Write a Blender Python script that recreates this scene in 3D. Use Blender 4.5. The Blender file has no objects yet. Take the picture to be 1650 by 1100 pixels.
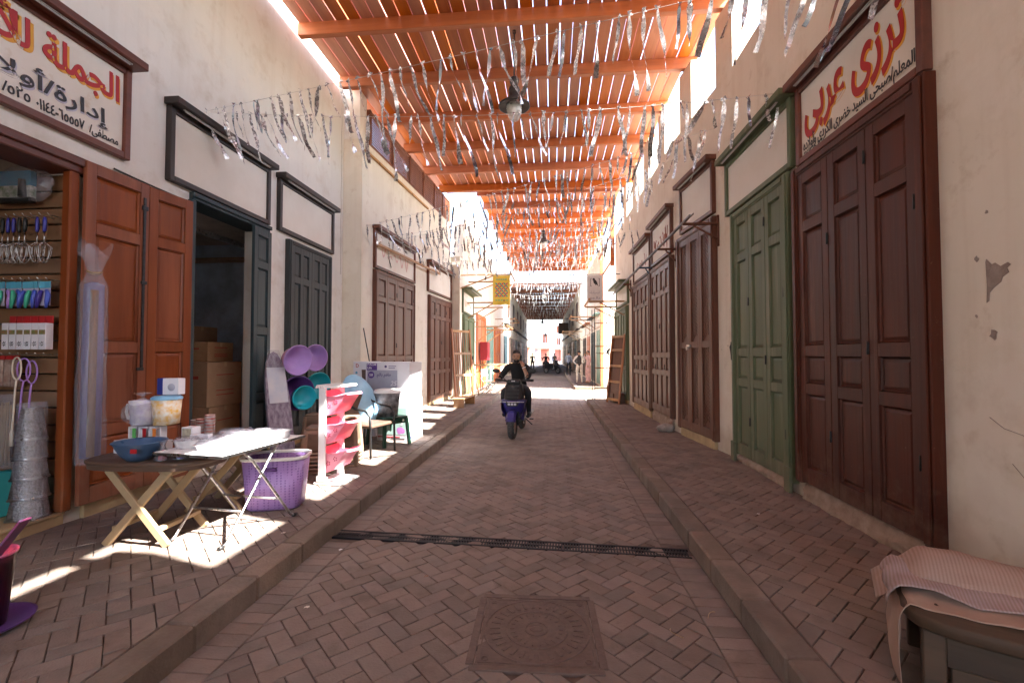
import bpy, math, random
from mathutils import Vector, Matrix, Euler, noise
R = math.radians; PI = math.pi
sc = bpy.context.scene
COL = sc.collection
rnd = random.Random(7)

# ------------------------------------------------------------------ camera, sky, sun, exposure
cd = bpy.data.cameras.new('camera'); cam = bpy.data.objects.new('camera', cd); COL.objects.link(cam)
cd.lens = 16.0; cd.sensor_width = 36.0; cd.clip_start = 0.05; cd.clip_end = 600
cam.location = (0, 0, 1.5)
cam.rotation_euler = (R(90) + math.atan2(21, 733), 0, math.atan2(65, 733))
sc.camera = cam

SUN = Vector((4.63, -1.35, 5.26)).normalized()          # towards the sun: from the right, a little behind
w = bpy.data.worlds.new('World'); sc.world = w; w.use_nodes = True
nt = w.node_tree; nt.nodes.clear()
sky = nt.nodes.new('ShaderNodeTexSky'); sky.sky_type = 'NISHITA'; sky.sun_disc = False
sky.sun_elevation = math.asin(SUN.z); sky.sun_rotation = math.atan2(SUN.x, SUN.y)
sky.air_density = 1.0; sky.dust_density = 2.0; sky.ozone_density = 1.0
bg = nt.nodes.new('ShaderNodeBackground'); bg.inputs[1].default_value = 0.15
ow = nt.nodes.new('ShaderNodeOutputWorld')
nt.links.new(sky.outputs[0], bg.inputs[0]); nt.links.new(bg.outputs[0], ow.inputs[0])
sl = bpy.data.lights.new('sun', 'SUN'); sl.energy = 5.0; sl.angle = R(0.53); sl.color = (1.0, 0.95, 0.88)
so = bpy.data.objects.new('sun', sl); COL.objects.link(so); so.location = (8, -4, 20)
so.rotation_euler = SUN.to_track_quat('Z', 'Y').to_euler()
vs = sc.view_settings; vs.view_transform = 'Standard'; vs.look = 'None'; vs.gamma = 1.0; vs.use_curve_mapping = False
vs.exposure = 3.35
sc.render.engine = 'CYCLES'
cy = sc.cycles
cy.max_bounces = 10; cy.diffuse_bounces = 6; cy.glossy_bounces = 3; cy.transmission_bounces = 6; cy.transparent_max_bounces = 10
cy.use_denoising = True; cy.sample_clamp_indirect = 6.0; cy.caustics_reflective = False; cy.caustics_refractive = False

# ------------------------------------------------------------------ mesh builder
class MB:
    def __init__(s): s.v = []; s.f = []; s.m = []; s.mi = 0; s.sm = []; s.smooth = False
    def add(s, vs, fs):
        n = len(s.v); s.v += [tuple(v) for v in vs]
        for f in fs: s.f.append([i + n for i in f]); s.m.append(s.mi); s.sm.append(s.smooth)
        return s
    def box(s, x0, x1, y0, y1, z0, z1, c=0.0, M=None):
        if c <= 0:
            vs = [(x, y, z) for x in (x0, x1) for y in (y0, y1) for z in (z0, z1)]
            fs = [(0, 1, 3, 2), (4, 6, 7, 5), (0, 4, 5, 1), (2, 3, 7, 6), (0, 2, 6, 4), (1, 5, 7, 3)]
        else:
            c = min(c, (x1 - x0) * .45, (y1 - y0) * .45, (z1 - z0) * .45)
            vs = []; X = ((x0, x0 + c), (x1, x1 - c)); Y = ((y0, y0 + c), (y1, y1 - c)); Z = ((z0, z0 + c), (z1, z1 - c))
            for i in range(2):
                for j in range(2):
                    for k in range(2):
                        vs += [(X[i][0], Y[j][1], Z[k][1]), (X[i][1], Y[j][0], Z[k][1]), (X[i][1], Y[j][1], Z[k][0])]
            q = lambda i, j, k, a: ((i * 2 + j) * 2 + k) * 3 + a
            fs = [(q(0,0,0,0), q(0,0,1,0), q(0,1,1,0), q(0,1,0,0)), (q(1,0,0,0), q(1,1,0,0), q(1,1,1,0), q(1,0,1,0)),
                  (q(0,0,0,1), q(1,0,0,1), q(1,0,1,1), q(0,0,1,1)), (q(0,1,0,1), q(0,1,1,1), q(1,1,1,1), q(1,1,0,1)),
                  (q(0,0,0,2), q(0,1,0,2), q(1,1,0,2), q(1,0,0,2)), (q(0,0,1,2), q(1,0,1,2), q(1,1,1,2), q(0,1,1,2))]
            for j in range(2):
                for k in range(2): fs.append((q(0,j,k,1), q(1,j,k,1), q(1,j,k,2), q(0,j,k,2)))
            for i in range(2):
                for k in range(2): fs.append((q(i,0,k,0), q(i,1,k,0), q(i,1,k,2), q(i,0,k,2)))
            for i in range(2):
                for j in range(2): fs.append((q(i,j,0,0), q(i,j,1,0), q(i,j,1,1), q(i,j,0,1)))
            for i in range(2):
                for j in range(2):
                    for k in range(2): fs.append((q(i,j,k,0), q(i,j,k,1), q(i,j,k,2)))
        if M is not None: vs = [tuple(M @ Vector(v)) for v in vs]
        return s.add(vs, fs)
    def bar(s, p0, p1, w, h, c=0.0, up=(0, 0, 1)):
        p0 = Vector(p0); p1 = Vector(p1); d = p1 - p0; L = d.length; d.normalize()
        u = Vector(up)
        if abs(d.dot(u)) > .98: u = Vector((0, 1, 0))
        x = d.cross(u).normalized(); z = x.cross(d)
        M = Matrix(((x.x, d.x, z.x, p0.x), (x.y, d.y, z.y, p0.y), (x.z, d.z, z.z, p0.z), (0, 0, 0, 1)))
        return s.box(-w / 2, w / 2, 0, L, -h / 2, h / 2, c, M)
    def tube(s, pts, r, seg=8, cap=True):
        pts = [Vector(p) for p in pts]; rr = r if isinstance(r, (list, tuple)) else [r] * len(pts)
        n = len(s.v); prev = None; vs = []
        for i, p in enumerate(pts):
            d = (pts[min(i + 1, len(pts) - 1)] - pts[max(i - 1, 0)]).normalized()
            a = prev if prev is not None else (Vector((0, 0, 1)) if abs(d.z) < .9 else Vector((1, 0, 0)))
            x = (a - d * a.dot(d)).normalized(); prev = x; y = d.cross(x)
            for k in range(seg):
                t = 2 * PI * k / seg; vs.append(p + (x * math.cos(t) + y * math.sin(t)) * rr[i])
        fs = [(i * seg + k, i * seg + (k + 1) % seg, (i + 1) * seg + (k + 1) % seg, (i + 1) * seg + k) for i in range(len(pts) - 1) for k in range(seg)]
        o = s.smooth; s.smooth = True; s.add(vs, fs); s.smooth = o
        if cap:
            m = len(s.v) - len(vs)
            s.f.append([m + k for k in range(seg)][::-1]); s.m.append(s.mi); s.sm.append(False)
            s.f.append([m + (len(pts) - 1) * seg + k for k in range(seg)]); s.m.append(s.mi); s.sm.append(False)
        return s
    def lathe(s, prof, seg=24, M=None, sx=1, sy=1, cap0=False, cap1=False, power=2.0):
        vs = []
        for (r, z) in prof:
            for k in range(seg):
                t = 2 * PI * k / seg; c, n = math.cos(t), math.sin(t)
                if power != 2.0:
                    c = math.copysign(abs(c) ** (2 / power), c); n = math.copysign(abs(n) ** (2 / power), n)
                vs.append((r * c * sx, r * n * sy, z))
        fs = [(i * seg + k, i * seg + (k + 1) % seg, (i + 1) * seg + (k + 1) % seg, (i + 1) * seg + k) for i in range(len(prof) - 1) for k in range(seg)]
        if M is not None: vs = [tuple(M @ Vector(v)) for v in vs]
        o = s.smooth; s.smooth = True; s.add(vs, fs); s.smooth = o
        m = len(s.v) - len(vs)
        if cap0: s.f.append([m + k for k in range(seg)][::-1]); s.m.append(s.mi); s.sm.append(False)
        if cap1: s.f.append([m + (len(prof) - 1) * seg + k for k in range(seg)]); s.m.append(s.mi); s.sm.append(False)
        return s
    def prism(s, poly, z0, z1, M=None):
        n = len(poly); vs = [(x, y, z0) for x, y in poly] + [(x, y, z1) for x, y in poly]
        fs = [tuple(range(n))[::-1], tuple(range(n, 2 * n))] + [(i, (i + 1) % n, n + (i + 1) % n, n + i) for i in range(n)]
        if M is not None: vs = [tuple(M @ Vector(v)) for v in vs]
        return s.add(vs, fs)
    def grid(s, fn, nu, nv, smooth=True):
        vs = [fn(i / nu, j / nv) for j in range(nv + 1) for i in range(nu + 1)]
        fs = [(j * (nu + 1) + i, j * (nu + 1) + i + 1, (j + 1) * (nu + 1) + i + 1, (j + 1) * (nu + 1) + i) for j in range(nv) for i in range(nu)]
        o = s.smooth; s.smooth = smooth; s.add(vs, fs); s.smooth = o; return s
    def ball(s, c, r, seg=12, rings=8):
        c = Vector(c); r = Vector(r) if not isinstance(r, (int, float)) else Vector((r, r, r))
        vs = [c + Vector((0, 0, r.z))]
        for i in range(1, rings):
            a = PI * i / rings
            for k in range(seg):
                t = 2 * PI * k / seg; vs.append(c + Vector((r.x * math.sin(a) * math.cos(t), r.y * math.sin(a) * math.sin(t), r.z * math.cos(a))))
        vs.append(c - Vector((0, 0, r.z))); L = len(vs) - 1
        fs = [(0, 1 + k, 1 + (k + 1) % seg) for k in range(seg)]
        for i in range(rings - 2):
            for k in range(seg): fs.append((1 + i * seg + k, 1 + (i + 1) * seg + k, 1 + (i + 1) * seg + (k + 1) % seg, 1 + i * seg + (k + 1) % seg))
        b = 1 + (rings - 2) * seg
        fs += [(L, b + (k + 1) % seg, b + k) for k in range(seg)]
        o = s.smooth; s.smooth = True; s.add(vs, fs); s.smooth = o; return s
    def mesh(s, name, mats):
        me = bpy.data.meshes.new(name); me.from_pydata(s.v, [], s.f)
        for m in (mats if isinstance(mats, (list, tuple)) else [mats]): me.materials.append(m)
        me.polygons.foreach_set('material_index', s.m); me.polygons.foreach_set('use_smooth', s.sm)
        me.update(); return me
    def build(s, name, mats, parent=None, loc=None, rz=None):
        return link(name, s.mesh(name, mats), parent, loc, rz)

def link(name, me, parent=None, loc=None, rz=None):
    o = bpy.data.objects.new(name, me); COL.objects.link(o)
    if parent is not None: o.parent = parent
    if loc is not None: o.location = loc
    if rz is not None: o.rotation_euler = (0, 0, rz)
    return o
def tag(o, label=None, cat=None, group=None, kind=None):
    if label: o['label'] = label
    if cat: o['category'] = cat
    if group: o['group'] = group
    if kind: o['kind'] = kind
    return o
def thing(name, label, cat, loc=(0, 0, 0), rz=0.0, group=None):
    o = bpy.data.objects.new(name, None); COL.objects.link(o); o.location = loc; o.rotation_euler = (0, 0, rz); o.empty_display_size = .1
    return tag(o, label, cat, group, 'thing')
def part(parent, name, mats, fn, loc=None, rz=None):
    b = MB(); fn(b); return b.build(name, mats, parent, loc, rz)
def copy_tree(o, parent=None):
    c = o.copy(); COL.objects.link(c)
    if parent is not None: c.parent = parent
    for ch in [x for x in bpy.data.objects if x.parent == o]: copy_tree(ch, c)
    return c
def lerp(a, b, t): return a + (b - a) * t

# ------------------------------------------------------------------ materials
def mat(name, col, rough=.6, metal=0., var=.15, scale=6., stretch=(1, 1, 1), bump=.0, bscale=None, col2=None, rand=0., island=0., spec=.5,
        wear=None, wear_amt=.0, wear_scale=14., sheen=0., coat=0., detail=6., trans=0., alpha=1., sss=0.):
    m = bpy.data.materials.new(name); m.use_nodes = True; n = m.node_tree.nodes; l = m.node_tree.links
    b = n['Principled BSDF']
    b.inputs['Roughness'].default_value = rough; b.inputs['Metallic'].default_value = metal; b.inputs['Specular IOR Level'].default_value = spec
    if coat: b.inputs['Coat Weight'].default_value = coat; b.inputs['Coat Roughness'].default_value = .15
    if sheen: b.inputs['Sheen Weight'].default_value = sheen
    if trans: b.inputs['Transmission Weight'].default_value = trans
    if alpha < 1: b.inputs['Alpha'].default_value = alpha
    if sss: b.inputs['Subsurface Weight'].default_value = sss; b.inputs['Subsurface Scale'].default_value = .02
    tc = n.new('ShaderNodeTexCoord'); mp = n.new('ShaderNodeMapping'); mp.inputs['Scale'].default_value = stretch
    l.new(tc.outputs['Object'], mp.inputs['Vector'])
    oi = n.new('ShaderNodeObjectInfo'); off = n.new('ShaderNodeVectorMath'); off.operation = 'MULTIPLY_ADD'
    off.inputs[1].default_value = (1, 1, 1)
    rm = n.new('ShaderNodeVectorMath'); rm.operation = 'SCALE'; rm.inputs[0].default_value = (17, 31, 23)
    l.new(oi.outputs['Random'], rm.inputs['Scale']); l.new(mp.outputs[0], off.inputs[0]); l.new(rm.outputs[0], off.inputs[2])
    nz = n.new('ShaderNodeTexNoise'); nz.inputs['Scale'].default_value = scale; nz.inputs['Detail'].default_value = detail; nz.inputs['Roughness'].default_value = .6
    l.new(off.outputs[0], nz.inputs['Vector'])
    c2 = col2 if col2 else tuple(max(0, c * (1 - var * 2)) for c in col)
    c1 = col if col2 else tuple(min(1, c * (1 + var)) for c in col)
    rp = n.new('ShaderNodeValToRGB'); rp.color_ramp.elements[0].position = .34; rp.color_ramp.elements[1].position = .66
    rp.color_ramp.elements[0].color = (*c2, 1); rp.color_ramp.elements[1].color = (*c1, 1)
    l.new(nz.outputs['Fac'], rp.inputs[0]); out = rp.outputs[0]
    if rand or island:
        hs = n.new('ShaderNodeHueSaturation'); mr = n.new('ShaderNodeMapRange'); amt = max(rand, island)
        src = oi.outputs['Random']
        if island:
            ge = n.new('ShaderNodeNewGeometry'); ad = n.new('ShaderNodeMath'); ad.operation = 'ADD'; fr = n.new('ShaderNodeMath'); fr.operation = 'FRACT'
            l.new(ge.outputs['Random Per Island'], ad.inputs[0]); l.new(oi.outputs['Random'], ad.inputs[1]); l.new(ad.outputs[0], fr.inputs[0]); src = fr.outputs[0]
        mr.inputs['To Min'].default_value = 1 - amt; mr.inputs['To Max'].default_value = 1 + amt
        l.new(src, mr.inputs['Value']); l.new(mr.outputs[0], hs.inputs['Value']); l.new(out, hs.inputs['Color'])
        wn = n.new('ShaderNodeTexWhiteNoise'); wn.noise_dimensions = '1D'; l.new(src, wn.inputs['W'])
        m2 = n.new('ShaderNodeMapRange'); m2.inputs['To Min'].default_value = 1 - amt * 1.2; m2.inputs['To Max'].default_value = 1 + amt * .6
        l.new(wn.outputs['Value'], m2.inputs['Value']); l.new(m2.outputs[0], hs.inputs['Saturation']); out = hs.outputs[0]
    if wear:
        wz = n.new('ShaderNodeTexNoise'); wz.inputs['Scale'].default_value = wear_scale; wz.inputs['Detail'].default_value = 8; wz.inputs['Roughness'].default_value = .65
        l.new(off.outputs[0], wz.inputs['Vector'])
        wr = n.new('ShaderNodeValToRGB'); wr.color_ramp.elements[0].position = 1 - wear_amt - .12 if wear_amt < .5 else .4; wr.color_ramp.elements[1].position = wr.color_ramp.elements[0].position + .14
        l.new(wz.outputs['Fac'], wr.inputs[0]); mx = n.new('ShaderNodeMix'); mx.data_type = 'RGBA'
        l.new(wr.outputs[0], mx.inputs[0]); l.new(out, mx.inputs[6]); mx.inputs[7].default_value = (*wear, 1); out = mx.outputs[2]
    l.new(out, b.inputs['Base Color'])
    rr = n.new('ShaderNodeMapRange'); rr.inputs['To Min'].default_value = max(.02, rough - .1); rr.inputs['To Max'].default_value = min(1, rough + .12)
    l.new(nz.outputs['Fac'], rr.inputs['Value']); l.new(rr.outputs[0], b.inputs['Roughness'])
    if bump:
        bz = n.new('ShaderNodeTexNoise'); bz.inputs['Scale'].default_value = bscale or scale * 4; bz.inputs['Detail'].default_value = 7
        l.new(off.outputs[0], bz.inputs['Vector'])
        bp = n.new('ShaderNodeBump'); bp.inputs['Strength'].default_value = bump; bp.inputs['Distance'].default_value = .01
        l.new(bz.outputs['Fac'], bp.inputs['Height']); l.new(bp.outputs[0], b.inputs['Normal'])
    return m
def wood(name, c1, c2, axis=2, scale=9., rough=.5, rand=.1, bump=.25, wear=None, wear_amt=0., coat=0.):
    st = [1.0, 1.0, 1.0]; st[axis] = .07
    return mat(name, c1, rough, scale=scale, stretch=tuple(st), col2=c2, rand=rand, bump=bump, bscale=scale * 3, wear=wear, wear_amt=wear_amt, wear_scale=7, coat=coat)

def plaster(name, c1, c2, c3):
    m = mat(name, c1, .85, scale=.9, col2=c2, bump=.35, bscale=9, detail=9, wear=c3, wear_amt=.30, wear_scale=3.2)
    n = m.node_tree.nodes; l = m.node_tree.links; b = n['Principled BSDF']
    src = b.inputs['Base Color'].links[0].from_socket
    tc = n.new('ShaderNodeTexCoord'); mp = n.new('ShaderNodeMapping'); mp.inputs['Scale'].default_value = (7, 7, .35); l.new(tc.outputs['Object'], mp.inputs[0])
    z = n.new('ShaderNodeTexNoise'); z.inputs['Scale'].default_value = 1.2; z.inputs['Detail'].default_value = 6; l.new(mp.outputs[0], z.inputs['Vector'])
    r = n.new('ShaderNodeValToRGB'); r.color_ramp.elements[0].position = .5; r.color_ramp.elements[1].position = .78; l.new(z.outputs['Fac'], r.inputs[0])
    k = n.new('ShaderNodeMath'); k.operation = 'MULTIPLY'; k.inputs[1].default_value = .45; l.new(r.outputs[0], k.inputs[0])
    mx = n.new('ShaderNodeMix'); mx.data_type = 'RGBA'; l.new(k.outputs[0], mx.inputs[0]); l.new(src, mx.inputs[6]); mx.inputs[7].default_value = (*c3, 1)
    # rising damp and splash dirt: ragged brown band along the foot of the wall
    sx = n.new('ShaderNodeSeparateXYZ'); l.new(tc.outputs['Object'], sx.inputs[0])
    z2 = n.new('ShaderNodeTexNoise'); z2.inputs['Scale'].default_value = 2.6; z2.inputs['Detail'].default_value = 8; l.new(tc.outputs['Object'], z2.inputs['Vector'])
    a = n.new('ShaderNodeMath'); a.operation = 'MULTIPLY_ADD'; a.inputs[1].default_value = 1.7; a.inputs[2].default_value = -.25; l.new(z2.outputs['Fac'], a.inputs[0])
    s = n.new('ShaderNodeMath'); s.operation = 'SUBTRACT'; l.new(a.outputs[0], s.inputs[0]); l.new(sx.outputs['Z'], s.inputs[1])
    c = n.new('ShaderNodeMapRange'); c.inputs['From Min'].default_value = 0; c.inputs['From Max'].default_value = .6; c.inputs['To Max'].default_value = .6; l.new(s.outputs[0], c.inputs['Value'])
    m2 = n.new('ShaderNodeMix'); m2.data_type = 'RGBA'; l.new(c.outputs[0], m2.inputs[0]); l.new(mx.outputs[2], m2.inputs[6]); m2.inputs[7].default_value = (.36, .25, .17, 1)
    l.new(m2.outputs[2], b.inputs['Base Color'])
    return m
def grime(m, col, scale, lo, hi, amt, foot=None):
    """stains in world space, so that they run across neighbouring pieces; foot = ragged dust up to that height"""
    n = m.node_tree.nodes; l = m.node_tree.links; b = n['Principled BSDF']; src = b.inputs['Base Color'].links[0].from_socket
    ge = n.new('ShaderNodeNewGeometry'); z = n.new('ShaderNodeTexNoise'); z.inputs['Scale'].default_value = scale; z.inputs['Detail'].default_value = 7; z.inputs['Roughness'].default_value = .62
    l.new(ge.outputs['Position'], z.inputs['Vector']); r = n.new('ShaderNodeMapRange'); r.inputs['From Min'].default_value = lo; r.inputs['From Max'].default_value = hi; r.inputs['To Max'].default_value = amt
    if foot is None: l.new(z.outputs['Fac'], r.inputs['Value'])
    else:
        sx = n.new('ShaderNodeSeparateXYZ'); l.new(ge.outputs['Position'], sx.inputs[0]); a = n.new('ShaderNodeMath'); a.operation = 'MULTIPLY_ADD'; a.inputs[1].default_value = -1 / foot; l.new(sx.outputs['Z'], a.inputs[0]); l.new(z.outputs['Fac'], a.inputs[2]); l.new(a.outputs[0], r.inputs['Value'])
    mx = n.new('ShaderNodeMix'); mx.data_type = 'RGBA'; l.new(r.outputs[0], mx.inputs[0]); l.new(src, mx.inputs[6]); mx.inputs[7].default_value = (*col, 1); l.new(mx.outputs[2], b.inputs['Base Color']); return m
def clear(name, col=(.9, .9, .92), mixf=.35, rough=.12):
    m = bpy.data.materials.new(name); m.use_nodes = True; n = m.node_tree.nodes; l = m.node_tree.links; b = n['Principled BSDF']
    b.inputs['Base Color'].default_value = (*col, 1); b.inputs['Roughness'].default_value = rough; b.inputs['Specular IOR Level'].default_value = .7
    t = n.new('ShaderNodeBsdfTransparent'); t.inputs[0].default_value = (.97, .97, .98, 1); mx = n.new('ShaderNodeMixShader')
    nz = n.new('ShaderNodeTexNoise'); nz.inputs['Scale'].default_value = 16; nz.inputs['Detail'].default_value = 4
    tc = n.new('ShaderNodeTexCoord'); l.new(tc.outputs['Object'], nz.inputs['Vector'])
    mr = n.new('ShaderNodeMapRange'); mr.inputs['To Min'].default_value = max(0, mixf * .3); mr.inputs['To Max'].default_value = min(1, mixf * 1.7); l.new(nz.outputs['Fac'], mr.inputs['Value'])
    bp = n.new('ShaderNodeBump'); bp.inputs['Strength'].default_value = .6; bp.inputs['Distance'].default_value = .01; l.new(nz.outputs['Fac'], bp.inputs['Height']); l.new(bp.outputs[0], b.inputs['Normal'])
    l.new(mr.outputs[0], mx.inputs[0]); l.new(t.outputs[0], mx.inputs[1]); l.new(b.outputs[0], mx.inputs[2]); l.new(mx.outputs[0], n['Material Output'].inputs[0])
    return m

M = {}
M['brick'] = mat('paver', (.232, .180, .150), .8, scale=5, col2=(.182, .138, .113), island=.16, bump=.5, bscale=90, wear=(.25, .195, .16), wear_amt=.36, wear_scale=2.2)
M['joint'] = mat('joint_sand', (.115, .08, .064), .95, scale=20, bump=.4)
M['kerb'] = mat('kerb_stone', (.235, .18, .14), .85, scale=5, col2=(.165, .125, .095), rand=.15, bump=.5, bscale=60)
M['iron'] = mat('cast_iron', (.012, .012, .014), .55, .6, scale=30, bump=.4)
M['rust'] = mat('dusty_iron', (.165, .118, .095), .7, .1, scale=14, bump=.5, col2=(.115, .08, .065))
M['plaster'] = plaster('cream_plaster', (.78, .73, .63), (.71, .65, .54), (.60, .52, .41))
M['plasterL'] = plaster('pale_plaster', (.78, .76, .71), (.72, .69, .64), (.63, .58, .51))
M['plasterY'] = plaster('yellow_plaster', (.70, .58, .42), (.62, .50, .34), (.52, .41, .27))
M['ochre'] = mat('ochre_render', (.55, .40, .22), .9, scale=4, bump=.5, col2=(.38, .27, .15))
M['rubble'] = mat('broken_render', (.42, .32, .25), .95, scale=9, bump=.9, bscale=30, col2=(.27, .19, .14))
M['peel'] = mat('bare_render', (.36, .30, .26), .95, scale=20, bump=.6, col2=(.27, .22, .19))
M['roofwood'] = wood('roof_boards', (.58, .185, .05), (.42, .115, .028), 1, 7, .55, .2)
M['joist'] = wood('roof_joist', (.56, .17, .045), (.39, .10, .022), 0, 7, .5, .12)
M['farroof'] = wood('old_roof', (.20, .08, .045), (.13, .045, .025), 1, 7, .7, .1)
M['lattice'] = wood('lattice_wood', (.22, .075, .03), (.15, .045, .018), 2, 8, .6, .08)
M['mahog'] = wood('mahogany', (.088, .020, .008), (.052, .011, .005), 2, 10, .5, .1, .2, wear=(.15, .055, .035), wear_amt=.3)
M['mahogH'] = wood('mahogany_sign', (.14, .036, .018), (.09, .022, .012), 0, 10, .4, .1, .2)
M['redwood'] = wood('varnished_pine', (.25, .066, .019), (.165, .038, .011), 2, 8, .4, .1, .2, wear=(.14, .035, .015), wear_amt=.3)
M['walnut'] = wood('walnut_paint', (.145, .055, .033), (.10, .037, .022), 2, 9, .42, .1, .2)
M['green'] = wood('green_paint', (.12, .15, .082), (.088, .112, .058), 2, 7, .55, .08, .2, wear=(.19, .19, .125), wear_amt=.32)
M['teal'] = wood('blue_grey_paint', (.030, .054, .064), (.020, .037, .046), 2, 7, .5, .08, .2, wear=(.08, .09, .09), wear_amt=.25)
M['slate'] = wood('slate_paint', (.046, .053, .056), (.033, .038, .041), 2, 7, .55, .08, .25)
M['ebony'] = wood('dark_sign_frame', (.032, .022, .020), (.02, .014, .013), 0, 8, .5, .08, .2)
M['oldwood'] = wood('raw_timber', (.50, .30, .15), (.37, .20, .09), 1, 9, .7, .15)
M['timberZ'] = wood('raw_timber_up', (.42, .17, .07), (.30, .11, .045), 2, 9, .65, .15)
M['signboard'] = mat('sign_board', (.75, .71, .64), .6, scale=1.4, col2=(.67, .62, .54), bump=.1, wear=(.50, .36, .20), wear_amt=.24, wear_scale=2.5)
M['metal'] = mat('steel', (.55, .55, .56), .28, 1., var=.08, scale=20)
M['dkmetal'] = mat('dark_steel', (.05, .05, .055), .45, .8, scale=20)
M['lampiron'] = mat('lamp_iron', (.06, .055, .055), .5, .5, scale=12)
M['glass'] = clear('lamp_glass', (.9, .88, .8), .4, .08)
M['plastic'] = clear('plastic_film', (.48, .47, .54), .24, .08)
M['clearcup'] = clear('clear_plastic', (.9, .9, .92), .5, .08)
M['white'] = mat('white_plastic', (.80, .80, .80), .4, var=.03)
M['black'] = mat('black_plastic', (.015, .015, .016), .5, var=.1)
M['foil'] = mat('foil', (.86, .86, .86), .26, .7, scale=30, col2=(.60, .60, .64), rand=.22, bump=.4, bscale=40)
M['foilfar'] = mat('foil_far', (.82, .82, .80), .4, .2, var=.1)
M['foil2'] = mat('holo_foil', (.72, .62, .80), .16, 1., scale=12, col2=(.45, .66, .72), rand=.2, bump=.4, bscale=40)
M['cordw'] = mat('white_cord', (.6, .58, .55), .8)
M['room'] = mat('shop_paint', (.50, .60, .70), .9, scale=3, bump=.1)
M['roomc'] = mat('shop_plaster', (.45, .40, .34), .9, scale=3, bump=.1)
M['floor'] = mat('shop_floor', (.22, .16, .13), .8, scale=6, bump=.2)
M['card'] = mat('cardboard', (.36, .22, .12), .85, scale=6, col2=(.30, .175, .09), rand=.12, bump=.1)
grime(M['brick'], (.30, .24, .20), 1.1, .50, .72, .55); grime(M['brick'], (.085, .055, .042), 2.3, .54, .72, .6); grime(M['kerb'], (.10, .07, .05), 3.0, .52, .7, .5); grime(M['joint'], (.22, .17, .14), 1.4, .45, .7, .7)
for k_ in ('mahog', 'walnut', 'green', 'slate', 'teal', 'redwood'): grime(M[k_], (.25, .17, .115), 9., .05, .6, .5, foot=1.2); grime(M[k_], (.22, .13, .08), 34., .66, .74, .45); M[k_].node_tree.nodes['Principled BSDF'].inputs['Specular IOR Level'].default_value = .28
for k_ in ('plaster', 'plasterL'): grime(M[k_], (.82, .77, .69), 1.3, .55, .60, .35); grime(M[k_], (.50, .41, .31), 2.1, .55, .74, .5); grime(M[k_], (.40, .33, .27), 17., .70, .76, .5)
def flat(name, c, rough=.45, **k):
    if name not in M: M[name] = mat(name, c, rough, var=k.pop('var', .04), **k)
    return M[name]
flat('red', (.42, .012, .016), .5); flat('yellow', (.75, .36, .03), .5); flat('ink', (.02, .02, .025), .5); flat('lilac_shadow', (.50, .49, .58), .6)
flat('purple', (.40, .22, .62), .38); flat('deep_purple', (.11, .04, .20), .4); flat('lavender', (.46, .30, .66), .4); flat('teal_plastic', (.02, .42, .52), .35)
flat('pink', (.85, .16, .26), .35); flat('rose', (.80, .30, .42), .4); flat('skyblue', (.22, .48, .72), .35); flat('bowlblue', (.05, .11, .22), .3)
flat('tan', (.42, .30, .17), .5); flat('brownpl', (.11, .065, .045), .5); flat('stoolbrown', (.24, .15, .10), .55); flat('dkgreen', (.008, .045, .026), .4)
flat('aqua', (.05, .40, .40), .5); flat('violet', (.06, .035, .30), .3); flat('cream', (.72, .66, .55), .6); flat('orange', (.80, .22, .03), .5); flat('limegreen', (.10, .42, .10), .5)
flat('boxwhite', (.70, .69, .74), .5, var=.02); flat('boxgrey', (.42, .43, .52), .5, scale=2, col2=(.33, .33, .42)); flat('print', (.10, .07, .20), .5); flat('paleteal', (.36, .52, .48), .6)

# ------------------------------------------------------------------ lettering: Arabic written with joined letter forms
AR = {'ا': (0xFE8D, 2), 'أ': (0xFE83, 2), 'إ': (0xFE87, 2), 'ب': (0xFE8F, 4), 'ت': (0xFE95, 4), 'ة': (0xFE93, 2), 'ج': (0xFE9D, 4), 'ح': (0xFEA1, 4), 'خ': (0xFEA5, 4),
      'د': (0xFEA9, 2), 'ر': (0xFEAD, 2), 'ز': (0xFEAF, 2), 'س': (0xFEB1, 4), 'ص': (0xFEB9, 4), 'ض': (0xFEBD, 4), 'ط': (0xFEC1, 4), 'ع': (0xFEC9, 4), 'ف': (0xFED1, 4), 'ق': (0xFED5, 4),
      'ك': (0xFED9, 4), 'ل': (0xFEDD, 4), 'م': (0xFEE1, 4), 'ن': (0xFEE5, 4), 'ه': (0xFEE9, 4), 'و': (0xFEED, 2), 'ى': (0xFEEF, 2), 'ي': (0xFEF1, 4), 'L': (0xFEFB, 2), 'H': (0xFEF7, 2)}
DIG = '٠١٢٣٤٥٦٧٨٩'
def shape(t):
    t = t.replace('لا', 'L').replace('لأ', 'H'); out = []
    for i, ch in enumerate(t):
        if ch not in AR: out.append(ch); continue
        b, n = AR[ch]; p = t[i - 1] if i else ' '; q = t[i + 1] if i + 1 < len(t) else ' '
        jp = p in AR and AR[p][1] == 4; jn = n == 4 and q in AR
        out.append(chr(b + (1 if jp and not jn else 2 if jn and not jp else 3 if jp and jn else 0)))
    out.reverse(); s = ''.join(out)
    # numbers keep their left-to-right order
    r = ''; buf = ''
    for ch in s:
        if ch in DIG or (ch in '-' and buf): buf += ch
        else: r += buf[::-1] + ch; buf = ''
    return r + buf[::-1]
_tc = {}
def text_mesh(body, bold, ext=.002):
    key = (body, bold, ext)
    if key in _tc: return _tc[key]
    c = bpy.data.curves.new('lettering', 'FONT'); c.body = body; c.size = 1; c.offset = bold; c.extrude = ext; c.resolution_u = 3
    o = bpy.data.objects.new('lettering', c); COL.objects.link(o)
    dg = bpy.context.evaluated_depsgraph_get(); me = bpy.data.meshes.new_from_object(o.evaluated_get(dg))
    bpy.data.objects.remove(o); bpy.data.curves.remove(c); _tc[key] = me; return me
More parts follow.
